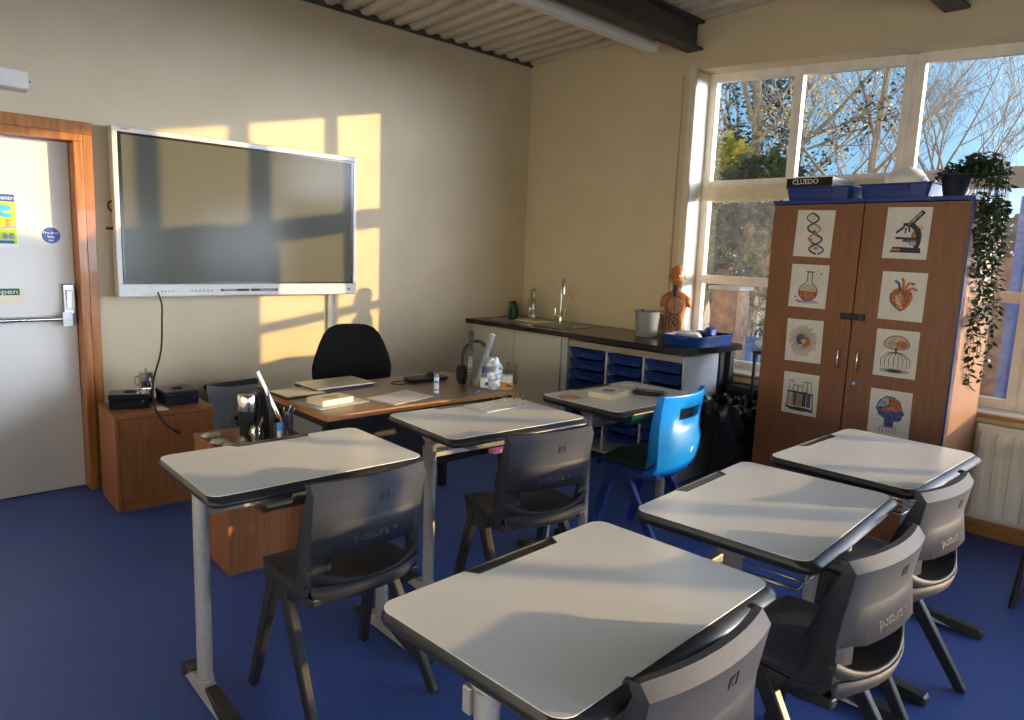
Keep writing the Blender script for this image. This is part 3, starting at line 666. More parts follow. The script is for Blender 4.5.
def p_heart(m, w, h):
    H_ = [(.52, .20), (.38, .28), (.26, .40), (.24, .54), (.32, .64), (.44, .68), (.56, .66), (.70, .60), (.74, .48), (.68, .34), (.60, .24)]
    flat(m, [(w * x - .006, h * y - .004) for x, y in H_], 1, 2); flat(m, [(w * x, h * y) for x, y in H_], 2, 4)
    flat(m, [(w * x, h * y) for x, y in ((.52, .24), (.38, .36), (.34, .50), (.46, .56), (.50, .42))], 3, 5)
    for P_ in ([(.44, .62), (.40, .76), (.30, .82)], [(.5, .64), (.5, .8), (.46, .88)], [(.52, .62), (.62, .78), (.76, .76)], [(.56, .60), (.7, .68), (.82, .64)]): stroke(m, [(w * x, h * y) for x, y in P_], .013, 4, 4 if P_[0][0] > .45 else 2)
    for P_ in ([(.34, .56), (.44, .48), (.5, .36)], [(.6, .6), (.56, .48), (.62, .36)], [(.66, .54), (.64, .44)], [(.4, .64), (.52, .6), (.66, .62)]): stroke(m, [(w * x, h * y) for x, y in P_], .003, 5, 1)
    for x in (.28, .34, .40, .5, .58): stroke(m, [(w * x, h * .34), (w * x, h * (.12 + .1 * ((x * 50) % 2)))], .002, 1, 3)
def p_neuron(m, w, h):
    flat(m, ell(w * .5, h * .13, w * .36, h * .055), 1, 3); flat(m, ell(w * .5, h * .13, w * .2, h * .03), 2, 1)
    flat(m, [(w * .5 + w * .30 * math.cos(a), h * .68 + h * (.20 if math.sin(a) > 0 else .09) * math.sin(a)) for a in [2 * PI * k / 28 for k in range(28)]], 3, 5)
    flat(m, ell(w * .62, h * .70, w * .14, h * .08), 4, 4); flat(m, ell(w * .38, h * .70, w * .10, h * .07), 4, 3)
    stroke(m, [(w * .5 + w * .30 * math.cos(a), h * .68 + h * (.20 if math.sin(a) > 0 else .09) * math.sin(a)) for a in [2 * PI * k / 28 for k in range(29)]], .004, 5, 1)
    stroke(m, [(w * .5, h * .62), (w * .5, h * .48)], .012, 5, 1, .004)
    for d in (-.36, -.26, -.15, -.03, .09, .2, .3, .38): stroke(m, [(w * .5, h * .54), (w * (.5 + d * .5), h * .50), (w * (.5 + d * .95), h * .38), (w * (.5 + d * .9), h * .20)], .0035, 6, 1)
def p_brain(m, w, h):
    head = [(.40, .22), (.38, .40), (.24, .46), (.16, .60), (.22, .76), (.38, .87), (.58, .87), (.74, .78), (.80, .62), (.86, .52), (.80, .49), (.80, .42), (.74, .37), (.62, .36), (.60, .22)]
    flat(m, [(w * x, h * y) for x, y in head], 1, 2)
    flat(m, [(w * x, h * y) for x, y in ((.50, .85), (.64, .84), (.76, .74), (.80, .60), (.66, .56), (.50, .58), (.40, .54), (.30, .54), (.34, .62), (.48, .66))], 2, 4)
    flat(m, [(w * x, h * y) for x, y in ((.20, .62), (.26, .76), (.38, .84), (.48, .84), (.46, .68), (.34, .64))], 3, 3)
    for P_ in ([(.52, .80), (.60, .74), (.56, .66)], [(.64, .80), (.68, .70), (.62, .62)], [(.74, .74), (.74, .64)], [(.28, .72), (.36, .76), (.40, .70)], [(.2, .6), (.34, .62), (.5, .67), (.5, .86)]): stroke(m, [(w * x, h * y) for x, y in P_], .0035, 4, 1)
    for x in (.30, .38, .46, .54, .62, .70): stroke(m, [(w * .5 + (x - .5) * w * .6, h * .28), (w * x, h * .2), (w * x, h * (.04 + .04 * ((x * 25) % 2)))], .003, 3, 2)
    for x, y in ((.2, .44), (.28, .36), (.16, .36)): flat(m, ell(w * x, h * y, .006, .004, 6), 2, 3)
POST = [(p_dna, .148, 1.558, .222, .266, 1.5, 'DNA helix drawing taped to the cupboard, top of the left door', 'picture of a double helix'),
        (p_flask, .148, 1.262, .224, .250, .5, 'print of a round flask taped to the left cupboard door, below the double helix'),
        (p_virus, .158, .938, .220, .250, -1, 'print of a spiky round virus taped to the left cupboard door, below the flask'),
        (p_tubes, .168, .622, .216, .248, -.5, 'print of a rack of test tubes, lowest on the left cupboard door'),
        (p_micro, .652, 1.562, .220, .268, 1., 'print of a microscope taped to the top of the right cupboard door'),
        (p_heart, .665, 1.236, .224, .256, .5, 'print of a rust-coloured human heart taped below the microscope picture'),
        (p_neuron, .674, .928, .216, .254, -.5, 'print of a mushroom-shaped nerve cell taped below the heart'),
        (p_brain, .680, .592, .214, .262, -1, 'print of a head in profile with coloured brain, below the nerve cell')]
MC = Matrix.Translation(Vector(CP)) @ Matrix.Rotation(math.radians(CR), 4, 'Z')
for k, p in enumerate(POST):
    m = MB(); sheet(m, p[3], p[4], 0); p[0](m, p[3], p[4])
    o = m.build('science_print', PM)
    o.matrix_world = MC @ Matrix.Translation((p[1], -.0012, p[2])) @ Matrix.Rotation(math.radians(p[5]), 4, 'Y')
    tag(o, p[6] if k else 'print of a double helix taped at the top of the left cupboard door', 'print', 'science prints on the cupboard doors')

# ---- storage trays (one mould)
def tray_body(W_, D_, H_, M, parent, th=.004):
    m = MB()
    m.loft([[(x, y, z) for x, y in rrect(a, W_ - a, b, D_ - b, .02, 3)] for a, b, z in ((.012, .012, 0), (0, 0, H_ - .006), (-.008, -.008, H_ - .004), (-.008, -.008, H_), (th, th, H_), (.012 + th, .012 + th, th))], cap=False)
    m.add([(x, y, 0) for x, y in rrect(.012, W_ - .012, .012, D_ - .012, .02, 3)], [tuple(range(16))])
    m.add([(x, y, th) for x, y in rrect(.012, W_ - .012, .012, D_ - .012, .02, 3)], [tuple(range(16))])
    return m.build('tray_body', M, parent, smooth=35)
def onC(x, y, z): v = MC @ Vector((x, y, z)); return (v.x, v.y, v.z)
e = thing('blue_tray', 'blue storage tray under the board game box on top of the tall cupboard', 'tray', onC(.045, .035, CHH), CR, 'trays on the tall cupboard')
tray_body(.38, .40, .078, BLUED, e); MB().box(.1, .28, -.012, .0, .045, .07).build('tray_grip', BLUED, e, bevel=.003)
e = thing('blue_tray', 'blue storage tray holding white odds and ends on top of the tall cupboard', 'tray', onC(.475, .035, CHH), CR, 'trays on the tall cupboard')
tray_body(.36, .40, .078, BLUED, e); MB().box(.1, .26, -.012, .0, .045, .07).build('tray_grip', BLUED, e, bevel=.003)
e = thing('board_game_box', 'black board game box lying across the left tray on top of the cupboard', 'game box', onC(.045, .04, CHH + .0785), CR - 1)
MB().box(0, .275, 0, .27, 0, .022).build('box_base', BLACK, e); MB().box(-.002, .277, -.002, .272, .006, .052).build('box_lid', BLACKGLOSS, e, bevel=.0015)
t = text_obj('CLUEDO', .040, PAPER, parent=e, extrude=.0003); t.location = (.115, -.0026, .029); t.rotation_euler = UPRIGHT
m = MB(); flat(m, ell(.235, .025, .022, .011, 10), 1, 0); flat(m, ell(.095, .024, .012, .012, 10), 0, 1); o = m.build('box_picture', [INKRUST, INKRUST], e)
R = random.Random(5)
def lump(name, label, cat, c, rx, ry, rz, M, seed=1, amp=.12, n=14, group=None, fr=3.):
    rr = random.Random(seed); ph = [rr.random() * 6 for _ in range(6)]
    m = MB(); rings = []
    for i in range(n + 1):
        th = PI * i / n - PI / 2; ring = []
        for k in range(20):
            a = 2 * PI * k / 20
            q = 1 + amp * (math.sin(fr * a + ph[0] + 2 * th) * .5 + math.sin(5 * a + ph[1] - 3 * th) * .3 + math.sin(7 * th + ph[2] + a) * .3)
            r = max(.02, math.cos(th)) * q
            ring.append((c[0] + rx * r * math.cos(a), c[1] + ry * r * math.sin(a), c[2] + rz * (1 + math.sin(th) * (q if i > 0 else 1))))
        rings.append(ring)
    m.loft(rings); o = m.build(name, M, smooth=60)
    return tag(o, label, cat, group)
p = onC(.66, .20, CHH + .005); lump('cloth_bundle', 'white bundled cloth rising out of the right tray on top of the cupboard', 'bundle', p, .12, .11, .085, WHITE, 4, .10)
p = onC(.565, .2, CHH + .005); lump('paper_wad', 'crumpled pale paper beside the white bundle in the tray on the cupboard', 'paper', p, .07, .06, .05, PAPER, 9, .3)
e = thing('clear_pot', 'clear plastic pot at the right end of the tray on top of the cupboard', 'pot', onC(.80, .12, CHH + .005), CR)
MB().lathe([(.025, 0), (.035, .085), (.038, .09), (.033, .088), (.023, .004), (.001, .004)], 18).build('pot_wall', CLEAR, e, smooth=40)

# ---- trailing plant
e = thing('trailing_plant', 'leafy trailing plant in a dark pot hanging down the side of the tall cupboard', 'plant', onC(CW - .125, .10, CHH), 0)
MB().lathe([(.05, 0), (.07, .10), (.075, .105), (.075, .115), (.066, .115), (.06, .095), (.001, .09)], 20).build('plant_pot', NAVY, e, smooth=40)
RR = random.Random(11); sm = MB(); lm = MB()
def leaf(m, p, d, up, L_, W_):
    d = d.normalized(); s = d.cross(up); s = s.normalized() if s.length > 1e-4 else Vector((1, 0, 0)); u = s.cross(d)
    pts = [p, p + d * L_ * .3 + s * W_ * .5 + u * L_ * .05, p + d * L_ * .65 + s * W_ * .42, p + d * L_, p + d * L_ * .65 - s * W_ * .42, p + d * L_ * .3 - s * W_ * .5 + u * L_ * .05, p + d * L_ * .5 - u * L_ * .06]
    m.add(pts, [(0, 1, 6), (1, 2, 6), (2, 3, 6), (3, 4, 6), (4, 5, 6), (5, 0, 6)])
for k in range(44):
    # strands spill to the near side (-y in the room) and to the front (-x)
    long_ = k < 15
    ax = RR.uniform(-.10, .16); L_ = RR.uniform(.35, .92) if long_ else RR.uniform(.05, .42)
    if k in (3, 7): L_ = .95; ax = -.08
    p0 = Vector((0, 0, .10)); out = Vector((ax, -RR.uniform(.09, .20), RR.uniform(.02, .10)))
    P_ = [p0, p0 + out * .5 + Vector((0, 0, .04)), p0 + out, Vector((out.x * 1.08, out.y * 1.05, -.02 + RR.uniform(-.02, .04)))]
    z = P_[-1].z; q = P_[-1].copy(); nseg = max(2, int(L_ / .045))
    for j in range(nseg):
        q = q + Vector((RR.uniform(-.014, .014), RR.uniform(-.010, .008), -L_ / nseg)); q.y = min(q.y, -.062 - .02)
        P_.append(q.copy())
    P_ = smoothpts(P_, 2); sm.tube(P_, .0014, 4)
    for j, p in enumerate(P_):
        for _ in range(2 if j % 2 or not long_ else 1):
            a = RR.uniform(0, 2 * PI); dd = Vector((math.cos(a), math.sin(a) * .8 - .2, RR.uniform(-.9, .3)))
            leaf(lm, p, dd, Vector((RR.uniform(-1, 1), RR.uniform(-1, 1), 1)).normalized(), RR.uniform(.026, .044), RR.uniform(.015, .022))
for k in range(420):
    a = RR.uniform(0, 2 * PI); r = RR.uniform(0, .15); p = Vector((r * math.cos(a) * 1.1 + .04, r * math.sin(a) - .05, .09 + RR.uniform(0, .12) * (1 - r / .2)))
    leaf(lm, p, Vector((math.cos(a), math.sin(a), RR.uniform(-.3, .9))), Vector((RR.uniform(-1, 1), RR.uniform(-1, 1), 1)).normalized(), RR.uniform(.025, .038), RR.uniform(.014, .02))
sm.build('stems', LEAF, e); lm.build('foliage', LEAF, e)

# ---- radiator
e = thing('radiator', 'white ribbed panel radiator beneath the window right of the cupboard', 'radiator', (XB, 0, 0))
m = MB(); prof = []; y = .965
ys = []; yy = .965
while yy > -.62: ys += [(yy, 0), (yy - .018, 0), (yy - .026, -.022), (yy - .054, -.022), (yy - .062, 0)]; yy -= .078
rings = []
for z, k in ((.125, 0), (.150, 0), (.175, 1), (.60, 1), (.625, 0), (.655, 0)):
    rings.append([(-.105 + d_ * k, y_, z) for y_, d_ in ys])
m.loft(rings, closed=False, cap=False); m.build('front_panel', RADM, e, smooth=50, solid=.003)
m = MB(); m.box(-.105, -.05, -.62, .97, .650, .662); m.box(-.105, -.05, .962, .97, .125, .66); m.box(-.06, -.045, -.62, .965, .13, .65); m.box(-.105, -.05, -.62, .97, .12, .128); m.build('radiator_case', RADM, e, bevel=.002)
m = MB(); m.box(-.05, -.002, .80, .83, .2, .6); m.box(-.05, -.002, -.4, -.37, .2, .6); m.build('wall_bracket', RADM, e)
m = MB(); m.tube([(-.07, .98, 0), (-.07, .98, .15), (-.07, .96, .15)], .008, 8); m.build('supply_pipe', CHROME, e, smooth=40)
struct(MB().box(XB - .014, XB, WY0, 2.5, 0, .10).build('baseboard_right', SILLWOOD))

# ---- folding stand at the right edge
e = thing('folding_stand', 'black metal folding stand leg at the right edge of the picture', 'stand', (3.75, .56, 0))
m = MB(); m.tube([(0, 0, .012), (.10, -.04, .60)], .012, 8); m.build('leg', BLACK, e, smooth=40)
m = MB(); m.tube([(.42, .0, .012), (.12, -.04, .60)], .012, 8); m.build('leg', BLACK, e, smooth=40)
m = MB(); m.tube([(0, 0, .02), (.42, 0, .02)], .008, 8); m.tube([(.025, -.01, .16), (.36, -.01, .16)], .006, 8); m.build('stretcher', BLACK, e, smooth=40)
m = MB(); m.box(.10, .52, -.24, .04, .60, .615); m.build('stand_top', BLACK, e, bevel=.003)
m = MB(); m.tube([(.10, -.04, .6), (0, -.2, .012)], .012, 8); m.build('leg', BLACK, e)

# ------------------------------------------------------------------ bench along the window wall
XF = 4.02
wt = [(XF, YA - .002), (XF, 2.62), (4.16, 2.50), (4.40, 2.455), (XB - .05, 2.455), (XB - .05, 2.5), (XB - .003, 2.5), (XB - .003, YA - .002)]
sx0, sx1, sy0, sy1 = 4.18, 4.60, 3.72, 4.02       # sink cut-out
e = thing('worktop', 'long dark speckled worktop running from the corner to the window', 'worktop')
m = MB()
# slab in strips around the sink opening
zt, zb = .93, .892
m.prism([(XF, YA - .002), (XF, sy1), (XB - .003, sy1), (XB - .003, YA - .002)], zb, zt)
m.prism([(XF, sy1), (XF, sy0), (sx0, sy0), (sx0, sy1)], zb, zt)
m.prism([(sx1, sy1), (sx1, sy0), (XB - .003, sy0), (XB - .003, sy1)], zb, zt)
m.prism([(XF, sy0)] + wt[1:-1] + [(XB - .003, sy0)], zb, zt)
m.build('slab', WORKTOP, e)
m = MB(); m.box(4.60, 4.66, 2.50, 2.56, 0, zb); m.box(4.52, 4.575, 2.53, 2.56, 0, zb); m.build('support_post', BLACK, e, bevel=.003)
e = thing('sink', 'stainless steel inset sink with a ridged drainer let into the worktop', 'sink', (0, 0, 0))
m = MB(); q = lambda i, z: [(x, y, z) for x, y in rrect(sx0 + i, sx1 - i, sy0 + i, sy1 - i, .04, 4)]
m.loft([q(-.02, zt + .003), q(-.0, zt + .003), q(.012, zt - .01), q(.03, zt - .14)], cap=False); m.add(q(.03, zt - .14), [tuple(range(20))]); m.build('bowl', STEEL, e, smooth=40)
m = MB(); m.prism(rrect(4.14, 4.66, 4.04, 4.60, .03, 4), zt, zt + .004)
for k in range(9): m.box(4.18, 4.62, 4.10 + k * .05, 4.112 + k * .05, zt + .004, zt + .007)
m.build('drainer', STEEL, e)
# mixer tap
e = thing('tap', 'tall chrome swan-neck tap with two levers behind the sink', 'tap', (4.50, 4.045, zt))
m = MB(); m.lathe([(.028, 0), (.028, .012), (.018, .02), (.016, .09), (.012, .1)], 16); m.build('tap_body', CHROME, e, smooth=40)
m = MB(); m.tube(smoothpts([(0, 0, .09), (0, 0, .28), (-.003, -.01, .345), (-.02, -.035, .378), (-.04, -.058, .37), (-.048, -.07, .33), (-.05, -.074, .255)], 5), .0105, 10); m.build('spout', CHROME, e, smooth=50)
for s in (-1, 1):
    m = MB(); m.tube([(0, 0, .065), (-.005, s * .052, .065)], .012, 8); m.tube([(-.005, s * .055, .06), (-.005, s * .060, .13)], .008, 8); m.tube([(-.005, s * .055, .06), (-.03, s * .058, .06)], .006, 8)
    m.build('tap_lever', CHROME, e, smooth=40)
e = thing('wall_sign', 'small round white and red sign on the wall beside the tap', 'sign', (XB - .001, 4.135, 1.147))
m = MB(); T = Matrix.Rotation(-PI / 2, 4, 'Y'); m.lathe([(.036, 0), (.036, .003)], 24, T=T, mi=0); m.lathe([(.028, .003), (.028, .0038)], 24, T=T, mi=1)
m.tube([(-.0045, -.026, -.026), (-.0045, .026, .026)], .003, 6, 0); m.tube([(-.0045, .010, .018), (-.0045, -.012, .0), (-.0045, .010, -.018)], .003, 6, 2)
m.build('sign_disc', [ORANGE, PAPERC, INK], e)
# base unit with two cream doors
e = thing('base_cabinet', 'cream two-door base unit under the left end of the dark worktop', 'cabinet')
MB().box(4.10, XB - .03, 3.60, YA - .01, .10, zb - .002).box(4.14, XB - .03, 3.60, YA - .01, 0, .10).build('cabinet_body', CABW, e)
for a, b, hy in ((4.180, 4.70, 4.228), (3.655, 4.172, 4.125)):
    dr = MB().box(4.082, 4.10, a, b, .11, zb - .022).build('door', CABW, e, bevel=.002)
    MB().tube(smoothpts([(4.082, hy, .60), (4.062, hy, .595), (4.058, hy, .52), (4.062, hy, .445), (4.082, hy, .44)], 4), .007, 8).build('door_handle', STEEL, dr, smooth=50)
# open tray unit
e = thing('tray_unit', 'pale grey three-column tray storage unit under the worktop', 'storage unit')
m = MB(); UZ = .868
m.box(4.085, 4.55, 3.585, 3.645, 0, UZ + .02)                 # thick left end
for y in (3.209, 2.879): m.box(4.09, 4.55, y - .008, y + .010, .08, UZ - .045)
m.box(4.085, 4.61, 2.545, 2.562, 0, UZ); m.box(4.09, 4.55, 2.56, 3.6, .06, .08); m.box(4.53, 4.55, 2.56, 3.6, .08, UZ)
m.build('unit_panel', PALEBLUE, e, bevel=.002)
MB().box(4.095, 4.55, 2.562, 3.585, UZ - .045, UZ).build('unit_top', STEEL, e)
colsy = [(3.224, 3.560), (2.893, 3.197), (2.566, 2.868)]
NR = 8
WN = ['top', 'second', 'third', 'fourth', 'fifth', 'sixth', 'seventh', 'bottom']
tray0 = None
def make_tray(w_):
    t = thing('storage_tray', '', 'tray', group='blue storage trays in the unit under the worktop')
    m = MB(); h = .068
    # front with a dipped, overhanging grip
    fp = [(0, h), (.0, .052), (.028, .018), (.03, .0), (w_ - .03, 0), (w_ - .028, .018), (w_, .052), (w_, h), (w_ * .80, h), (w_ * .70, h - .030), (w_ * .30, h - .030), (w_ * .20, h)]
    m.loft([[(0 + (0 if z > .04 else .008), -y, z) for y, z in fp], [(.012, -y, z) for y, z in fp]])
    m.loft([[(-.010, -y, z) for y, z in ((w_ * .36, h - .042), (w_ * .64, h - .042), (w_ * .66, h - .030), (w_ * .34, h - .030))], [(.0, -y, z) for y, z in ((w_ * .34, h - .046), (w_ * .66, h - .046), (w_ * .66, h - .030), (w_ * .34, h - .030))]])
    m.build('tray_front', TRAYBLUE, t, bevel=.002)
    m = MB(); m.loft([[(x, -y, z) for x, y in ((.012, a), (.40, a), (.40, w_ - a), (.012, w_ - a))] for a, z in ((.022, .006), (.014, h - .01), (.004, h - .006), (.004, h), (.018, h), (.026, .010))], cap=False); m.add([(.012, -.022, .006), (.40, -.022, .006), (.40, -w_ + .022, .006), (.012, -w_ + .022, .006)], [(0, 1, 2, 3)]); m.build('tray_body', TRAYBLUE, t)
    return t
for ci, (ya, yb) in enumerate(colsy):
    w_ = yb - ya; t0 = None
    for r_ in range(NR):
        lab = 'blue storage tray, %s in the %s column of the unit' % (WN[r_], ('left', 'middle', 'right')[ci])
        z = .748 - r_ * .0838
        if t0 is None: t0 = make_tray(w_); t0['label'] = lab; t0.location = (4.088, yb, z)
        else: dup(t0, (4.088, yb, z), 0, lab)
# things on the bench
e = thing('spray_bottle', 'dark green bottle at the far left corner of the worktop', 'bottle', (4.52, 4.64, zt + .0))
m = MB(); m.loft([[(x, y, z) for x, y in rrect(-w1, w1, -w2, w2, .012, 3)] for w1, w2, z in ((.036, .034, 0), (.038, .036, .01), (.034, .032, .09), (.026, .025, .115))]); m.build('bottle_body', GREEN, e, smooth=40)
m = MB(); m.box(-.018, .018, -.016, .016, .113, .135); m.loft([[(x_, y_, z_) for x_, y_ in ((-.01, -.012), (.01, -.012), (.01, .012), (-.01, .012))] for z_, in ((.133,), (.15,))]); m.tube([(0, 0, .14), (-.05, .02, .128)], .007, 6); m.build('bottle_cap', GREEN, e, bevel=.003)
e = thing('clear_bottle', 'tall clear bottle with a pump top standing beside the drainer', 'bottle', (4.60, 4.50, zt + .004))
MB().lathe([(.034, 0), (.036, .02), (.036, .14), (.022, .175), (.014, .19), (.014, .20)], 18).build('bottle_body', CLEAR, e, smooth=40)
m = MB(); m.lathe([(.017, .20), (.017, .22), (.006, .225), (.006, .25)], 12); m.tube([(0, 0, .25), (-.045, -.01, .245)], .006, 6); m.build('pump_head', GREYP, e, smooth=40)
e = thing('clear_bottle', 'clear stemmed flask just left of the pump bottle by the drainer', 'bottle', (4.55, 4.42, zt + .004))
MB().lathe([(.028, 0), (.030, .01), (.026, .12), (.018, .19), (.010, .24), (.018, .26), (.02, .275)], 16).build('bottle_body', CLEAR, e, smooth=40)
e = thing('chopping_board', 'pale board lying on the drainer', 'board', (4.34, 4.22, zt + .0078), -4)
MB().prism(rrect(-.09, .09, -.14, .14, .02, 4), 0, .010).build('board_panel', PAPERC, e, bevel=.002)
e = thing('sponge', 'small black scourer on the worktop by the drainer', 'sponge', (4.33, 4.45, zt)); MB().box(-.035, .035, -.025, .025, 0, .025).build('sponge_block', BLACK, e, bevel=.006)
e = thing('measuring_jug', 'pale grey plastic jug with a spout on the worktop left of the body model', 'jug', (4.44, 3.115, zt))
m = MB(); m.lathe([(.078, 0), (.082, .006), (.092, .175), (.098, .185), (.093, .187), (.088, .18), (.076, .008), (.001, .006)], 24); m.build('jug_body', GREYP, e, smooth=40)
m = MB(); m.tube(smoothpts([(.085, -.03, .16), (.13, -.04, .15), (.125, -.04, .07), (.08, -.03, .05)], 4), .009, 8); m.build('jug_handle', GREYP, e, smooth=50)
m = MB(); m.loft([[(-.02, .085, .15), (.02, .085, .15), (.02, .09, .185), (-.02, .09, .185)], [(-.006, .118, .176), (.006, .118, .176), (.008, .124, .19), (-.008, .124, .19)]]); m.build('jug_spout', GREYP, e)
m = MB(); m.tube([(-.02, -.03, .05), (-.05, .02, .205)], .006, 6); m.build('stirrer', BLACK, e)

# anatomical torso, one continuous figure with organs as parts
def torso():
    e = thing('anatomical_torso', 'orange-tan anatomical torso model with bald head, standing at the window end of the worktop', 'torso model', (4.60, 2.985, zt), -62)
    m = MB(); rings = []
    #  z, half width, half depth, y shift
    S = [(0, .088, .062, 0), (.01, .094, .066, 0), (.06, .092, .064, .0), (.12, .082, .058, .0), (.17, .084, .060, .0), (.22, .096, .064, -.002), (.265, .108, .064, -.002), (.295, .112, .056, .0), (.315, .100, .046, .003), (.332, .062, .038, .006), (.345, .038, .034, .008), (.36, .031, .032, .008), (.385, .030, .032, .004),
         (.398, .038, .044, -.004), (.412, .046, .054, -.008), (.435, .052, .060, -.008), (.465, .056, .064, -.004), (.49, .055, .063, 0), (.512, .046, .054, .002), (.527, .030, .036, .002), (.535, .010, .012, .002)]
    n = 28
    for z, a, b, s in S:
        a *= .86 if z < .33 else .92; b *= .92
        rings.append([(a * math.copysign(abs(math.cos(t)) ** .85, math.cos(t)), s + b * math.copysign(abs(math.sin(t)) ** .9, math.sin(t)), z) for t in [2 * PI * k / n for k in range(n)]])
    m.loft(rings)
    for s in (-1, 1):   # shoulder stumps
        m.loft([[(s * x, y0 + r_ * math.cos(t), z0 + r_ * 1.1 * math.sin(t)) for t in [2 * PI * k / 14 for k in range(14)]] for x, y0, z0, r_ in ((.04, 0, .275, .040), (.075, 0, .274, .042), (.100, 0, .264, .036), (.112, 0, .250, .026), (.116, 0, .246, .010))])
    # nose, ears
    m.loft([[(-.003, -.064, .462), (.003, -.064, .462), (.003, -.058, .462), (-.003, -.058, .462)], [(-.010, -.076, .436), (.010, -.076, .436), (.010, -.055, .434), (-.010, -.055, .434)], [(-.006, -.066, .430), (.006, -.066, .430), (.006, -.055, .428), (-.006, -.055, .428)]])
    for s in (-1, 1): m.loft([[(s * (.052 + dx), .004 + r_ * math.cos(t), .448 + 1.6 * r_ * math.sin(t)) for t in [2 * PI * k / 10 for k in range(10)]] for dx, r_ in ((0, .009), (.008, .013), (.011, .009))])
    m.build('figure', SKIN, e, smooth=60)
    def ringband(P_, r_, M, nm): MB().tube(P_, r_, 6, closed=True).build(nm, M, e, smooth=60)
    # rib opening and belly opening
    m = MB(); m.loft([[(x, -.050 - d_, z) for x, z in [(.052 * math.copysign(abs(math.cos(t)) ** .7, math.cos(t)), .240 + .062 * math.sin(t)) for t in [2 * PI * k / 24 for k in range(24)]]] for d_ in (0, .020)]); m.build('chest_plate', SKIND, e, bevel=.004)
    ringband([(.060 * math.cos(t), -.0685, .240 + .070 * math.sin(t)) for t in [2 * PI * k / 24 for k in range(24)]], .003, BLACK, 'chest_seam')
    MB().tube([(0, -.072, .30), (0, -.0725, .18)], .0028, 6).build('breast_seam', BLACK, e)
    m = MB(); m.loft([[(.052 * math.cos(t), -.048 - d_, .112 + .052 * math.sin(t)) for t in [2 * PI * k / 24 for k in range(24)]] for d_ in (0, .017)]); m.build('belly_plate', SKIND, e, bevel=.004)
    ringband([(.058 * math.cos(t), -.0640, .112 + .058 * math.sin(t)) for t in [2 * PI * k / 24 for k in range(24)]], .0035, BLACK, 'belly_seam')
    P_ = smoothpts([(-.03, -.068, .085), (-.035, -.070, .125), (-.01, -.070, .148), (.02, -.070, .140), (.03, -.070, .115), (.01, -.070, .10), (-.01, -.070, .115), (.005, -.070, .128)], 5)
    MB().tube(P_, .0055, 7).build('intestine', INK, e, smooth=60)
    for s, x in ((-1, -.015), (1, .012)): MB().lathe([(.001, -.006), (.010, -.003), (.012, .004), (.001, .008)], 10, (x, -.066, .082 + s * .004)).build('organ', INK, e)
    m = MB(); m.tube([(0, -.030, .385), (0, -.046, .30)], [.014, .010], 8); m.build('windpipe', INK, e, smooth=50)
    m = MB(); m.tube(smoothpts([(-.022, -.030, .40), (-.018, -.036, .35), (-.006, -.06, .30)], 3), .005, 6); m.build('neck_vessel', INKBLUE, e)
    for s in (-1, 1): MB().lathe([(.001, -.007), (.007, -.003), (.007, .003), (.001, .007)], 10, (s * .021, -.056, .458)).build('eye', GREEN if s < 0 else PAPER, e, smooth=60)
    MB().tube([(-.014, -.0615, .420), (0, -.0665, .418), (.014, -.0615, .420)], .003, 6).build('mouth', SKIND, e)
    return e
torso()
# loose organ lying down
e = thing('organ_model', 'small brown and cream organ model lying between the jug and the blue tray', 'model', (4.50, 2.93, zt + .03), 30)
m = MB(); rings = []
for i in range(9):
    t = i / 8; r = .032 * math.sin(PI * (.08 + .84 * t)) ** .6; rings.append([(-.07 + .14 * t, r * math.cos(a) * 1.05, r * .95 * math.sin(a) + .0) for a in [2 * PI * k / 14 for k in range(14)]])
m.loft(rings[:5], 0); m.loft(rings[4:], 1); m.build('organ_body', [SKIND, PAPERC], e, smooth=60)
e = thing('blue_tray', 'shallow bright blue tray with a dipped side on the window end of the worktop', 'tray', (4.155, 2.80, zt), -28)
e.rotation_euler = (0, 0, math.radians(-90))
tray_body(.29, .46, .072, TRAYBLUE, e)
MB().box(.10, .21, -.010, .0, .045, .072).build('tray_grip', TRAYBLUE, e, bevel=.003)
e.location = (4.15, 2.785, zt)
e = thing('cloth', 'white cloth lying folded in the blue tray on the worktop', 'cloth', (4.42, 2.74, zt + .008), 28)
MB().loft([[(x, y, z + .004 * math.sin(x * 60 + y * 40)) for x, y in rrect(-.10 + i, .10 - i, -.09 + i, .09 - i, .02, 4)] for i, z in ((0, 0), (-.004, .02), (.002, .045), (.02, .062))]).build('cloth_fold', PAPER, e, smooth=60)
e = thing('blue_cloth', 'rumpled bright blue cloth heaped at the back of the blue tray', 'cloth', (4.565, 2.66, zt + .006), 20)
o = lump('cloth_heap', '', '', (0, 0, 0), .08, .05, .05, BLUED, 12, .2); o.parent = e
for k_ in ('label', 'category'): del o[k_]

# slim wooden stand between the bench and the cupboard with white bundle
e = thing('slim_stand', 'dark brown slim wooden stand between the worktop and the tall cupboard', 'stand', (4.55, 2.16, 0))
m = MB(); m.box(-.06, .14, -.02, .12, .90, .92); m.build('stand_top', BLACK, e); m = MB()
for x_, y_ in ((-.055, -.01), (-.055, .105), (.13, -.01), (.13, .105)): m.box(x_ - .008, x_ + .008, y_ - .008, y_ + .008, 0, .90)
m.build('stand_frame', BLACK, e)
lump('white_bundle', 'white cloth bundle on the slim stand left of the tall cupboard', 'bundle', (4.58, 2.22, .921), .075, .085, .04, WHITE, 21, .12)
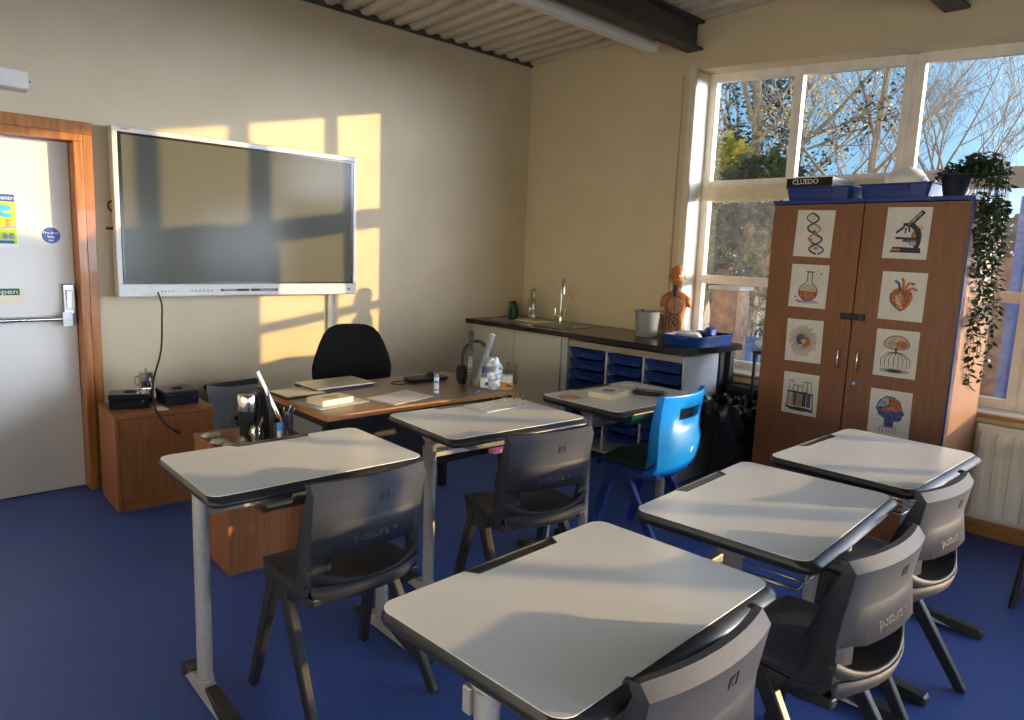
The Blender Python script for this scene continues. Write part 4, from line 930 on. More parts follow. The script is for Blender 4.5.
# waste bin with a black bag
e = thing('waste_bin', 'black waste bin with a shiny bag over its rim between the bench and the cupboard', 'bin', (4.31, 2.28, 0))
MB().lathe([(.15, 0), (.155, .01), (.185, .56), (.19, .57), (.18, .57), (.15, .02), (.001, .02)], 28).build('bin_body', BLACK, e, smooth=40)
m = MB(); rings = []; n = 56
for r, z, am in ((.192, .36, .010), (.200, .42, .016), (.206, .50, .014), (.210, .56, .012), (.204, .595, .014), (.192, .60, .012), (.176, .585, .012), (.168, .50, .014)):
    rings.append([((r + am * math.sin(11 * t + z * 20) + am * .6 * math.sin(23 * t - z * 31)) * math.cos(t), (r + am * math.sin(11 * t + z * 20)) * math.sin(t), z + .8 * am * math.sin(7 * t + 1) + .4 * am * math.sin(17 * t)) for t in [2 * PI * k / n for k in range(n)]])
m.loft(rings, cap=False); m.build('bin_bag', BAG, e, smooth=40)
e = thing('black_crate', 'matt black box against the wall below the window, behind the bin', 'box', (4.535, 2.18, 0))
m = MB(); m.loft([[(x, y, z) for x, y in rrect(0 + i, .165 - i, 0 + i, .30 - i, .02, 3)] for i, z in ((.012, 0), (.004, .60), (-.004, .61), (-.004, .645), (.004, .65))]); m.build('crate_body', BLACK, e)

# ------------------------------------------------------------------ teacher's corner
e = thing('teacher_desk', 'brown-topped teacher desk on black legs facing the class', 'desk', (2.245, 3.215, 0), -1.0)
TW, TD = .615, .355
MB().box(-TW + .004, TW - .004, -TD + .004, TD - .004, .712, .736).build('desk_top', DESKWOOD, e)
m = MB(); m.box(-TW, TW, -TD, -TD + .005, .711, .735); m.box(-TW, TW, TD - .005, TD, .711, .735); m.box(-TW, -TW + .005, -TD, TD, .711, .735); m.box(TW - .005, TW, -TD, TD, .711, .735); m.build('edge_strip', EDGEWOOD, e)
m = MB(); m.box(-TW + .03, TW - .03, -TD + .04, -TD + .065, .665, .711); m.box(-TW + .03, TW - .03, TD - .065, TD - .04, .665, .711); m.box(-TW + .03, -TW + .055, -TD + .04, TD - .04, .665, .711); m.box(TW - .055, TW - .03, -TD + .04, TD - .04, .665, .711)
m.box(-TW + .06, TW - .06, -TD + .14, -TD + .158, .34, .711); m.build('desk_frame', BLACK, e)
for sx in (-1, 1):
    for sy in (-1, 1): MB().box(sx * (TW - .055) - .022, sx * (TW - .055) + .022, sy * (TD - .065) - .022, sy * (TD - .065) + .022, 0, .69).build('leg', BLACK, e, bevel=.003)
# office chair
e = thing('office_chair', 'black fabric office chair behind the teacher desk', 'chair', (2.46, 3.97, 0), 160)
m = MB(); rings = []
for z, hw, t_, dy in ((.58, .18, .02, .0), (.60, .23, .035, .0), (.65, .262, .045, -.006), (.72, .265, .048, -.012), (.80, .245, .045, -.012), (.88, .215, .040, -.004), (.94, .185, .034, .008), (.978, .15, .026, .018), (.998, .10, .014, .025)):
    rings.append([(hw * math.copysign(abs(math.cos(a)) ** .8, math.cos(a)), -.20 - dy * 1.2 + t_ * math.sin(a) + .05 * (math.cos(a)) ** 2, z) for a in [2 * PI * k / 24 for k in range(24)]])
m.loft(rings); m.build('backrest', BLKFAB, e, smooth=60)
m = MB(); m.loft([[(x, y, z) for x, y in rrect(-.23 + i, .23 - i, -.20 + i, .24 - i, .09, 5)] for i, z in ((.03, .43), (.0, .445), (0, .48), (.02, .50), (.06, .508))]); m.build('seat', BLKFAB, e, smooth=60)
m = MB(); m.tube([(0, -.05, .42), (0, -.19, .42), (0, -.235, .50), (0, -.235, .70)], .018, 8); m.build('back_bar', BLACK, e)
m = MB(); m.tube([(0, 0, .08), (0, 0, .30)], .026, 12); m.tube([(0, 0, .28), (0, 0, .43)], .016, 12); m.build('gas_column', BLACK, e, smooth=40)
for k in range(5):
    a = 2 * PI * k / 5 + .3; c, s = math.cos(a), math.sin(a)
    lg = MB().bar((0, 0, .10), (.29 * c, .29 * s, .07), .05, .035, w2=.03, h2=.022, side=(-s, c, 0)).build('base_arm', BLACK, e, bevel=.004)
    T = Matrix.Translation((.285 * c, .285 * s, .027)) @ Matrix.Rotation(a, 4, 'Z') @ Matrix.Rotation(PI / 2, 4, 'X')
    MB().lathe([(.026, -.02), (.027, -.018), (.027, .018), (.026, .02)], 16, T=T).build('castor', BLACK, lg, smooth=40)

TZ = .736
e = thing('laptop', 'closed silver-grey laptop on the teacher desk', 'laptop', (1.845, 3.375, TZ), 1.5)
m = MB(); m.prism(rrect(0, .375, 0, .245, .015, 4), .003, .013); m.build('laptop_base', BLACK, e, bevel=.002)
MB().prism(rrect(-.001, .376, -.001, .246, .015, 4), .014, .021).build('laptop_lid', STEEL, e, bevel=.002)
t = text_obj('ASUS', .022, INK, parent=e, extrude=.0002); t.location = (.19, .12, .0213)
m = MB()
for x_, y_ in ((.03, .03), (.345, .03), (.03, .215), (.345, .215)): m.lathe([(.008, 0), (.008, .003)], 8, (x_, y_, 0))
m.build('rubber_foot', BLACK, e)
def sheets(name, label, cat, loc, rz, w_, d_, M, n=1, curl=.0, M2=None, group=None):
    e = thing(name, label, cat, loc, rz, group)
    for k in range(n):
        q = MB(); g = 8; vs = []
        rr = random.Random(k * 7 + int(w_ * 1000))
        ox, oy, ra = (rr.uniform(-.004, .004), rr.uniform(-.004, .004), rr.uniform(-.04, .04)) if k else (0, 0, 0)
        for i in range(g + 1):
            for j in range(g + 1):
                x = (i / g - .5) * w_; y = (j / g - .5) * d_
                vs.append((x * math.cos(ra) - y * math.sin(ra) + ox, x * math.sin(ra) + y * math.cos(ra) + oy, .0012 + .002 * k + curl * ((i / g) ** 3) * ((j / g) ** 2)))
        q.add(vs, [(i * (g + 1) + j, (i + 1) * (g + 1) + j, (i + 1) * (g + 1) + j + 1, i * (g + 1) + j + 1) for i in range(g) for j in range(g)])
        q.build('sheet', (M2 or M) if k < n - 1 else M, e, solid=.0008)
    return e
sheets('notebook_sheet', 'cream pad of paper on the left end of the teacher desk', 'paper', (1.762, 3.425, TZ + .009), 2, .22, .20, PAPERC, 1)
e = thing('ring_binder', 'thin black folder under the cream paper on the teacher desk', 'folder', (1.765, 3.42, TZ), 2); MB().prism(rrect(-.125, .125, -.115, .115, .01, 3), 0, .009).build('folder_cover', BLACK, e, bevel=.002)
sheets('worksheet', 'grey printed worksheets spread at the front left of the teacher desk', 'paper', (1.80, 3.13, TZ), 8, .30, .21, PAPERG, 2, 0, PAPER)
sheets('worksheet', 'white sheets fanned in the middle of the teacher desk, right of the paperback', 'paper', (2.14, 3.03, TZ), 12, .297, .21, PAPER, 3, .004)
def book(label, loc, rz, w_, d_, h_, cov, pic=None):
    e = thing('paperback_book', label, 'book', loc, rz)
    MB().box(.003, w_ - .003, .003, d_ - .003, .0015, h_ - .0015).build('page_block', PAPERC, e)
    m = MB(); m.box(0, w_, 0, d_, 0, .0015); m.box(0, w_, 0, d_, h_ - .0015, h_); m.box(0, .0015, 0, d_, 0, h_)
    m.build('book_cover', cov, e)
    if pic:
        m = MB(); m.prism([(w_ / 2 + .3 * w_ * math.cos(a) * .8, d_ * .5 + d_ * .24 * math.sin(a)) for a in [2 * PI * k / 14 for k in range(14)]], h_, h_ + .0006); m.build('cover_picture', pic, e)
    return e
book('pale paperback with a brown cover picture at the front left of the teacher desk', (1.70, 3.045, TZ + .0042), 8, .19, .13, .028, PAPERC, INKTAN)
e = thing('glue_stick', 'white and blue glue stick standing on the teacher desk', 'glue stick', (2.385, 3.035, TZ))
MB().lathe([(.014, 0), (.0145, .002), (.0145, .085), (.013, .088)], 16).build('glue_tube', WHITE, e, smooth=40)
MB().lathe([(.0148, .014), (.0148, .024)], 16).build('glue_band', SKYBLUE, e, smooth=40); MB().lathe([(.0148, .056), (.0148, .070)], 16).build('glue_band', SKYBLUE, e, smooth=40)
MB().lathe([(.013, .088), (.013, .108), (.010, .11)], 16).build('glue_cap', GREYP, e, smooth=40)
e = thing('phone_tray', 'low black desk tray with cables at the back right of the teacher desk', 'tray', (2.56, 3.36, TZ), -6)
m = MB(); m.loft([[(x, y, z) for x, y in rrect(-.13 + i, .13 - i, -.06 + i, .06 - i, .02, 3)] for i, z in ((.008, 0), (0, .02), (.004, .024))]); m.build('tray_body', BLACK, e, bevel=.003)
lump_o = MB(); lump_o.lathe([(.018, .022), (.022, .03), (.018, .05), (.004, .054)], 12, (.03, .0, 0)); MB().tube(smoothpts([(-.13, .0, .01), (-.2, .03, .004), (-.24, -.02, .004), (-.18, -.06, .004), (-.12, -.03, .012)], 4), .003, 6).build('cable', BLACK, e); lump_o.build('earpiece', BLACK, e, smooth=40)
# measuring cylinder
e = thing('measuring_cylinder', 'tall clear measuring cylinder standing upright on the teacher desk', 'cylinder', (2.635, 3.045, TZ))
MB().lathe([(.030, 0), (.030, .006), (.016, .01), (.0165, .325), (.020, .33), (.0185, .331), (.0150, .325), (.0145, .014), (.001, .013)], 18).build('cylinder_wall', CLEAR, e, smooth=40)
m = MB()
for k in range(14): m.lathe([(.0169, .06 + k * .018), (.0169, .0612 + k * .018)], 18)
m.build('graduation', GREYP, e)
# leaning tube, ring magnet stand
e = thing('plastic_tube', 'grey plastic tube leaning diagonally beside the measuring cylinder', 'tube', (0, 0, 0))
MB().tube([(2.650, 3.00, TZ + .018), (2.775, 3.02, TZ + .300)], .018, 16).build('tube_wall', GREYP, e, smooth=40)
MB().tube([(2.7745, 3.02, TZ + .299), (2.777, 3.0204, TZ + .305)], .0195, 16).build('tube_rim', WHITE, e, smooth=40)
e = thing('headphones', 'black over-ear headphones standing on their cups behind the white jar on the teacher desk', 'headphones', (2.745, 3.125, TZ), -20)
m = MB(); m.tube([(.085 * math.cos(a), 0, .155 + .10 * math.sin(a)) for a in [PI * k / 18 for k in range(19)]], .010, 8, sx=1.); m.build('headband', BLACK, e, smooth=60)
for s in (-1, 1):
    T = Matrix.Translation((s * .085, 0, .06)) @ Matrix.Rotation(PI / 2, 4, 'Y'); m = MB(); m.lathe([(.05, -.018), (.056, -.012), (.056, .012), (.045, .018)], 18, T=T, sx=1.05); m.tube([(s * .085, 0, .10), (s * .085, 0, .165)], .008, 6); m.build('ear_cup', BLACK, e, smooth=40)
# white jar with crumpled cotton
e = thing('cotton_jar', 'glass jar packed with crumpled white foil on the right of the teacher desk', 'jar', (2.745, 2.975, TZ))
m = MB(); rr = random.Random(8); rings = []
for i in range(12):
    t = i / 11; r = (.058 + .004 * math.sin(i * 2)) * (1 if t < .65 else 1 - (t - .65) * 1.5); rings.append([((r + rr.uniform(-.006, .006)) * math.cos(a), (r + rr.uniform(-.006, .006)) * math.sin(a), .002 + t * .175 + rr.uniform(-.004, .004)) for a in [2 * PI * k / 18 for k in range(18)]])
m.loft(rings); m.build('foil_fill', noise_mat('crumpled_foil', (.50, .56, .62), (.90, .92, .92), nscale=40, rough=.35, lo=.4, hi=.6, metal=.3), e)
m = MB(); m.lathe([(.041, .088), (.044, .092), (.040, .100)], 16); m.build('jar_string', PAPERC, e)
e = thing('small_bottle', 'small clear bottle with navy cap at the front right of the teacher desk', 'bottle', (2.655, 2.945, TZ))
MB().lathe([(.021, 0), (.022, .004), (.022, .085), (.012, .10), (.012, .11)], 16).build('bottle_body', JAR, e, smooth=40)
MB().lathe([(.0226, .02), (.0226, .075)], 16).build('bottle_label', PAPER, e, smooth=40); MB().box(-.012, .012, -.0238, -.0224, .03, .05).build('label_mark', INKBLUE, e)
MB().lathe([(.0145, .10), (.0145, .135), (.012, .137)], 16).build('bottle_cap', INKBLUE, e, smooth=40)
e = thing('labelled_jar', 'clear-lidded tub with an orange label at the right corner of the teacher desk', 'jar', (2.805, 2.925, TZ))
MB().lathe([(.040, 0), (.042, .004), (.042, .042), (.036, .05)], 20).build('tub_body', PAPERC, e, smooth=40)
MB().lathe([(.0426, .006), (.0426, .040)], 20).build('tub_label', ORANGE, e, smooth=40)
MB().lathe([(.038, .048), (.040, .052), (.040, .072), (.036, .076)], 20).build('tub_lid', WHITE, e, smooth=40)
t = text_obj('Play', .022, INK, parent=e, extrude=.001); t.location = (-.012, -.0432, .022); t.rotation_euler = (PI / 2, 0, math.radians(-14))
e = thing('blue_pen', 'blue pen lying at the front edge of the teacher desk below the measuring cylinder', 'pen', (2.58, 2.915, TZ + .005), 35)
MB().tube([(-.04, 0, 0), (.04, 0, 0)], .004, 8).build('pen_barrel', SKYBLUE, e, smooth=40)

# ---- wooden cabinet by the door
e = thing('wooden_cabinet', 'low wooden cabinet against the wall between the door and the teacher desk', 'cabinet', (1.085, 4.186, 0), -3)
m = MB(); m.box(0, .018, 0, .40, 0, .53); m.box(.50, .518, 0, .40, 0, .53); m.box(.018, .5, .38, .40, 0, .53); m.box(.018, .5, .02, .38, .02, .04); m.box(.018, .5, .01, .03, 0, .06)
m.build('cabinet_body', BEECH, e, bevel=.001); MB().box(-.004, .522, -.006, .406, .53, .552).build('cabinet_top', BEECH, e, bevel=.002)
MB().box(.020, .498, -.002, .016, .062, .526).build('cabinet_door', BEECH, e, bevel=.0015)
AZ = .552
def cashbox(label, loc, rz, M, w_, d_, h_):
    e = thing('cash_box', label, 'box', loc, rz)
    MB().prism(rrect(0, w_, 0, d_, .008, 3), 0, h_ * .62).build('box_base', M, e, bevel=.003)
    m = MB(); m.prism(rrect(-.003, w_ + .003, -.003, d_ + .003, .01, 3), h_ * .63, h_); m.build('box_lid', M, e, bevel=.006)
    MB().tube([(w_ * .85, -.003, h_ * .5), (w_ * .85, -.006, h_ * .5)], .006, 10).build('key_lock', CHROME, e)
    m = MB(); m.tube([(w_ * .36, d_ * .5, h_), (w_ * .40, d_ * .5, h_ + .006), (w_ * .6, d_ * .5, h_ + .006), (w_ * .64, d_ * .5, h_)], .004, 6); m.box(w_ * .32, w_ * .68, d_ * .36, d_ * .64, h_, h_ + .0015); m.build('box_handle', BLACKGLOSS, e)
    return e
cashbox('black metal box on the wooden cabinet, next to the door frame', (1.105, 4.37, AZ), -20, BLACKGLOSS, .205, .15, .085)
cashbox('navy metal cash box on the right of the wooden cabinet', (1.385, 4.29, AZ), -2, NAVY, .185, .20, .082)
e = thing('steel_canister', 'shiny steel canister behind the black box on the wooden cabinet', 'canister', (1.345, 4.50, AZ))
MB().lathe([(.040, 0), (.041, .003), (.041, .085), (.0395, .09), (.041, .095), (.041, .165), (.036, .17)], 24).build('canister_body', CHROME, e, smooth=40)
m = MB(); m.lathe([(.040, .17), (.040, .178), (.01, .182)], 24); m.lathe([(.006, .18), (.009, .19), (.004, .20)], 10); m.build('canister_lid', CHROME, e, smooth=40)
MB().tube(smoothpts([(-.041, 0, .155), (-.062, 0, .15), (-.060, 0, .11), (-.041, 0, .10)], 3), .004, 6).build('canister_handle', CHROME, e)
tag(MB().prism(rrect(1.315, 1.375, 4.195, 4.42, .004, 2), AZ + .0005, AZ + .0018).build('paper_strip', PAPERC), 'cream strip of paper lying between the two metal boxes', 'paper')

# leaning pale board between the cabinet and the pedestal
e = thing('display_board', 'pale grey board with a black top edge leaning behind the pedestal', 'board', (1.72, 4.50, 0), 1, None)
m = MB(); m.loft([[(0 + a, y, z), (.34 + b, y, z), (.34 + b, y + .018, z), (0 + a, y + .018, z)] for a, b, y, z in ((.015, -.02, -.06, 0), (0, 0, .06, .60))]); m.build('board_sheet', GREYP, e)
m = MB(); m.loft([[(-.006, .054, .565), (.346, .054, .575), (.346, .085, .578), (-.006, .085, .568)], [(-.006, .06, .600), (.346, .06, .612), (.346, .088, .612), (-.006, .088, .600)]]); m.build('board_clip', BLACK, e, bevel=.004)
m = MB(); m.lathe([(.001, -.02), (.028, -.012), (.032, .01), (.001, .03)], 12, (.20, .0, .33)); m.lathe([(.001, -.02), (.02, -.01), (.024, .01), (.001, .02)], 12, (.18, .005, .37)); m.build('board_magnet', BLACK, e)

# ---- small wooden pedestal
e = thing('wooden_pedestal', 'small wooden pedestal unit behind the desk nearest the door', 'cabinet', (1.238, 3.07, 0), -3)
m = MB(); m.box(0, .018, 0, .45, 0, .556); m.box(.40, .418, 0, .45, 0, .556); m.box(.018, .40, .432, .45, 0, .556); m.box(.018, .40, 0, .018, 0, .556)
m.build('pedestal_body', BEECH, e, bevel=.001); MB().box(-.004, .422, -.006, .456, .556, .576).build('pedestal_top', BEECH, e, bevel=.002)
for x_ in (.03, .39):
    for z_ in (.42, .50): MB().tube([(x_, -.001, z_), (x_, -.003, z_)], .006, 10).build('screw_cap', INK, e)
PZ = .5765
e = thing('tumbler', 'tall black tumbler with a shiny lid on the wooden pedestal', 'tumbler', (1.395, 3.20, PZ))
MB().lathe([(.034, 0), (.036, .005), (.044, .15), (.045, .16)], 24).build('tumbler_cup', BLACK, e, smooth=40)
MB().lathe([(.0455, .16), (.046, .165), (.046, .225), (.042, .235), (.036, .230), (.001, .228)], 24).build('tumbler_lid', CHROME, e, smooth=40)
e = thing('glass_jar', 'clear glass jar with stirring sticks in front of the tumbler', 'jar', (1.398, 3.118, PZ))
MB().lathe([(.036, 0), (.038, .004), (.038, .075), (.030, .095), (.030, .108), (.028, .108), (.028, .094), (.036, .075), (.035, .005), (.001, .004)], 20).build('jar_wall', JAR, e, smooth=40)
m = MB(); m.tube([(-.02, .0, .008), (.035, .01, .135)], .002, 6); m.build('stirring_stick', INKTAN, e)
m = MB(); m.tube([(.0, .015, .008), (.03, -.01, .13)], .002, 6); m.build('stirring_stick', INKRUST, e)
e = thing('file_holder', 'narrow black upright file holder on the wooden pedestal', 'holder', (1.452, 3.10, PZ))
m = MB(); m.loft([[(0, y, z), (.022, y, z), (.022, y + d_, z), (0, y + d_, z)] for y, d_, z in ((0, .13, 0), (.0, .13, .15), (.055, .075, .262))]); m.build('holder_body', BLACK, e, bevel=.002)
e = thing('pencil_cup', 'clear tall pencil cup at the right end of the pedestal', 'pencil cup', (1.535, 3.115, PZ))
MB().lathe([(.037, 0), (.038, .004), (.043, .125), (.041, .125), (.035, .006), (.001, .005)], 20).build('cup_wall', CLEAR, e, smooth=40)
def pencil(label, a, b, M, r=.0038, name='pencil', cat='pencil'):
    e = thing(name, label, cat, (1.535, 3.115, PZ))
    A = Vector(a); B_ = Vector(b); d = (B_ - A).normalized()
    MB().tube([A, B_], r, 6).build('barrel', M, e); MB().tube([B_, B_ + d * .012], [r, .0008], 6).build('tip', INKTAN, e)
pencil('blue pencil in the cup tilting left over the black holder', (.018, .0, .008), (-.052, -.02, .165), TRAYBLUE)
pencil('orange pencil in the cup tilting left', (.005, -.018, .008), (-.045, -.045, .145), ORANGE)
pencil('dark blue pencil in the cup tilting far right', (-.028, -.005, .008), (.055, .01, .150), INKBLUE)
pencil('pale-tipped blue pencil in the cup tilting right', (-.02, .02, .008), (.045, .03, .162), SKYBLUE)
pencil('thick blue marker standing low in the cup', (.0, .0, .008), (.008, -.01, .135), BLUED, .006, 'marker_pen', 'pen')
pencil('green pencil standing upright at the back of the cup', (.0, .02, .008), (.012, .03, .155), GREEN)
e = thing('ruler', 'long clear ruler sticking up and leaning left out of the pencil cup', 'ruler', (1.535, 3.115, PZ))
MB().bar((.022, -.01, .008), (-.105, .05, .345), .022, .002, side=(.8, .5, .3)).build('ruler_blade', WHITE, e)
e = thing('blue_glue_bottle', 'small blue-capped glue bottle between the file holder and pencil cup', 'bottle', (1.497, 3.085, PZ))
MB().lathe([(.013, 0), (.014, .003), (.014, .07), (.010, .076)], 14).build('bottle_body', WHITE, e, smooth=40); MB().lathe([(.0145, .070), (.0145, .105), (.012, .108)], 14).build('bottle_cap', SKYBLUE, e, smooth=40)
lump('plaster_cast', 'pale flat plaster piece at the back left of the pedestal top', 'plaster piece', (1.30, 3.40, PZ), .045, .035, .010, SOIL, 31, .25, group=None)
lump('plaster_cast', 'pale lumpy plaster piece in the middle left of the pedestal top', 'plaster piece', (1.285, 3.27, PZ), .04, .04, .011, SOIL, 33, .3)
lump('plaster_cast', 'pale plaster piece nearest the front left of the pedestal top', 'plaster piece', (1.30, 3.19, PZ), .03, .03, .010, SOIL, 35, .3)
e = thing('pine_cone', 'small dark brown cone on the pedestal beside the glass jar', 'cone', (1.335, 3.130, PZ))
m = MB()
for k in range(60):
    t = k / 60; a = k * 2.4; r = .022 * math.sin(PI * min(1, .25 + t * .75)) ; z = .004 + t * .05
    m.add([(r * .4 * math.cos(a), r * .4 * math.sin(a), z), ((r + .004) * math.cos(a - .3), (r + .004) * math.sin(a - .3), z + .003), ((r + .009) * math.cos(a), (r + .009) * math.sin(a), z + .008), ((r + .004) * math.cos(a + .3), (r + .004) * math.sin(a + .3), z + .003)], [(0, 1, 2), (0, 2, 3)])
m.lathe([(.006, 0), (.014, .01), (.013, .035), (.003, .055)], 10); m.build('cone_scales', INKTAN, e)

# ---- things on the student desks
DZ_ = .7612
o = tag(place(MB().box(-.045, .045, -.09, .09, 0, .022).build('glasses_case', BLACKGLOSS, bevel=.009, bseg=3), (3.275, 2.25, DZ_), 22), 'black glasses case beside the paperback on the desk by the blue trays', 'case')
e = book('cream paperback with a dark picture on its cover, on the desk by the blue trays', (2.935, 2.245, DZ_), 17, .20, .145, .030, PAPERC, INKGREY); e.rotation_euler.z = math.radians(10)
e.location = (2.96, 2.27, DZ_)
e = thing('sticker', 'round orange sticker near the left corner of the desk with the paperback', 'sticker', (2.835, 2.455, DZ_ - .0004))
m = MB(); m.prism(ell(0, 0, .062, .062, 28), 0, .0008); m.prism([(.045 * math.cos(a), .045 * math.sin(a)) for a in [math.radians(200 + k * 10) for k in range(19)]], .0008, .0012, 1); m.build('sticker_disc', [INKTAN, ORANGE], e)
e = thing('sticker', 'small yellow sticker at the far edge of the desk with the paperback', 'sticker', (3.41, 2.50, DZ_ - .0004))
MB().prism(ell(0, 0, .045, .035, 20), 0, .0008).build('sticker_disc', PAPERC, e)
sheets('worksheet', 'printed sheet lying at the far side of the desk in front of the teacher desk', 'paper', (2.36, 2.525, DZ_ - .0006), 3, .28, .17, PAPERG, 2, .004, PAPER)
e = thing('spectacles', 'clear-framed spectacles lying beyond the printed sheet on the desk in front of the teacher desk', 'spectacles', (2.515, 2.52, DZ_), 20)
for s in (-1, 1):
    m = MB(); m.tube([(s * .032 + .024 * math.cos(a), 0.0, .022 + .018 * math.sin(a)) for a in [2 * PI * k / 16 for k in range(16)]], .0022, 6, closed=True); m.build('rim', CHROME, e, smooth=50)
    MB().tube([(s * .058, 0, .03), (s * .056, .10, .028), (s * .050, .125, .010)], .002, 6).build('temple', CHROME, e)
MB().tube([(-.009, 0, .026), (.009, 0, .026)], .002, 6).build('bridge', CHROME, e)

# ------------------------------------------------------------------ outside
o = MB().box(XO + .01, 45, -30, 40, -.35, -.25).build('ground_outside', GRASS); struct(o)
tag(MB().box(XO + .01, XO + 1.3, -12, 14, -.25, -.18).build('path_outside', RENDER), 'pale paving strip outside along the window wall', 'path', kind='structure')
def tree(label, base, H_, spread, seed, lm_=None, nleaf=0, lean=(0, 0), trunk=.12, depth=5, lsize=.07, start=.3, ivy=0, up=.35):
    rr = random.Random(seed); e = thing('tree', label, 'tree', base)
    bm_ = MB(); tips = []
    def br(p, d, L_, r, k):
        n = 4; P_ = [p]; q = p.copy()
        for i in range(n):
            d = (d + Vector((rr.uniform(-.16, .16), rr.uniform(-.16, .16), rr.uniform(-.02, .12) if k else 0))).normalized(); q = q + d * L_ / n; P_.append(q.copy())
        r2 = r * (.60 if k else .55)
        bm_.tube(P_, [r + (r2 - r) * i / n for i in range(n + 1)], 5 if k > 1 else 8, cap=False)
        if k >= 2: tips.extend([x for x in P_[1:]])
        if k >= depth: return
        if k == 0:
            m_ = 9
            for i in range(m_):
                t = start + (1 - start) * i / (m_ - 1); j = min(n - 1, int(t * n)); f_ = t * n - j
                pp = P_[j] + (P_[j + 1] - P_[j]) * min(1, f_); a = i * 2.4 + rr.uniform(-.4, .4)
                dd = Vector((math.cos(a), math.sin(a), up + rr.uniform(0, .5) + t * .8)).normalized()
                br(pp, dd, spread * (1.05 - .55 * t) * rr.uniform(.8, 1.15), r * (.55 - .25 * t), 1)
        else:
            for i in range(2):
                a = rr.uniform(0, 2 * PI); o_ = d.orthogonal().normalized(); o_ = Matrix.Rotation(a, 3, d) @ o_
                dd = (d + o_ * rr.uniform(.45, .8)).normalized(); t = rr.uniform(.45, 1)
                j = min(n - 1, int(t * n)); br(P_[j], dd, L_ * rr.uniform(.55, .75), max(.0035, r * .5), k + 1)
            br(P_[-1], (d + Vector((rr.uniform(-.2, .2), rr.uniform(-.2, .2), .05))).normalized(), L_ * .7, r2, k + 1)
    br(Vector((0, 0, 0)), Vector((lean[0], lean[1], 1)).normalized(), H_, trunk, 0)
    bm_.build('branches', BARK, e, smooth=60)
    if nleaf:
        m = MB()
        for k in range(nleaf):
            p = rr.choice(tips) + Vector((rr.gauss(0, .10), rr.gauss(0, .10), rr.gauss(0, .10))); a = rr.uniform(0, 6.3)
            d = Vector((math.cos(a), math.sin(a), rr.uniform(-1, .6))).normalized(); s = d.orthogonal().normalized(); s = Matrix.Rotation(rr.uniform(0, 6.3), 3, d) @ s; l = lsize * rr.uniform(.6, 1.3)
            m.add([p, p + d * l * .5 + s * l * .3, p + d * l, p + d * l * .5 - s * l * .3], [(0, 1, 2, 3)])
        m.build('foliage', lm_, e)
    if ivy:
        m = MB()
        for k in range(ivy):
            z = rr.uniform(.1, H_ * .9); a = rr.uniform(0, 6.3); r = rr.gauss(.30, .16) * (1.5 - z / H_ * .6); p = Vector((r * math.cos(a) + lean[0] * z, r * math.sin(a) + lean[1] * z, z))
            d = Vector((math.cos(a), math.sin(a), rr.uniform(-1, .6))).normalized(); s = d.orthogonal().normalized(); l = lsize * rr.uniform(.7, 1.4)
            m.add([p, p + d * l * .5 + s * l * .35, p + d * l, p + d * l * .5 - s * l * .35], [(0, 1, 2, 3)])
        m.build('ivy', LEAFD, e)
    return e
tree('ivy-covered tree seen through the left upper window pane', (14, 7.15, -.3), 6.2, 2.4, 3, LEAFD, 2200, (.0, .02), .15, 4, .10, .35, 3800)
tree('leaning bare-branched tree at the left edge of the upper window', (13, 7.35, -.3), 6.5, 2.0, 8, LEAFY, 2200, (0, .03), .07, 5, .07, .3)
tree('slender pale-trunked tree with a few autumn leaves in the middle upper pane', (14, 5.18, -.3), 7.2, 2.3, 12, LEAFY, 1500, (0, .0), .085, 5, .06, .30, 0, .6)
tree('autumn-leaved tree standing between the ivy tree and the pale-trunked tree', (16, 7.15, -.3), 6.0, 2.4, 19, LEAFY, 3200, (0, -.03), .07, 5, .07, .3)
tree('bare spreading tree in the right upper pane', (15, 3.92, -.3), 3.7, 2.3, 25, None, 0, (0, 0), .07, 6, .06, .6, 0, .75)
tree('bare tree far right beyond the window', (16, 1.6, -.3), 4.4, 2.6, 31, None, 0, (0, 0), .08, 5, .06, .5, 0, .7)
def bush(label, c, rx, ry, rz, n, M, seed, ls=.15):
    rr = random.Random(seed); e = thing('bush', label, 'bush', c); m = MB(); t = MB()
    for k in range(9): t.tube([(0, 0, 0), (rr.uniform(-rx, rx) * .5, rr.uniform(-ry, ry) * .5, rz * .8)], .02, 5)
    for k in range(n):
        u = rr.uniform(-.25, 1); a = rr.uniform(0, 6.3); q = math.sqrt(max(0, 1 - u * u)) * rr.uniform(.7, 1.0); p = Vector((rx * q * math.cos(a), ry * q * math.sin(a), rz * .45 + rz * .55 * u * rr.uniform(.85, 1.1)))
        d = Vector((math.cos(a), math.sin(a), rr.uniform(-.6, .8))).normalized(); s = d.orthogonal().normalized(); s = Matrix.Rotation(rr.uniform(0, 6), 3, d) @ s; l = ls * rr.uniform(.6, 1.4)
        m.add([p, p + d * l * .5 + s * l * .35, p + d * l, p + d * l * .5 - s * l * .35], [(0, 1, 2, 3)])
    t.build('stems', BARK, e); m.build('foliage', M, e)
bush('yellow-green bush outside, lowest behind the left upper pane', (12.5, 7.6, -.3), 1.0, 1.5, 4.0, 5200, LEAFT, 41)
bush('dark evergreen bush outside behind the left lower panes', (12.0, 6.2, -.3), 1.0, 1.2, 3.5, 5200, LEAFD, 43)
bush('mixed hedge bush outside directly behind the tall cupboard', (13.0, 4.6, -.3), .9, 1.5, 2.9, 3600, LEAFT, 44)
bush('brownish hedge outside behind the window right of the cupboard', (11.0, 2.5, -.3), .8, 1.7, 2.4, 4500, LEAFD, 45)
e = thing('outbuilding', 'pale rendered outbuilding outside, glimpsed at the left of the lower panes', 'building', (13.5, 8.3, -.3))
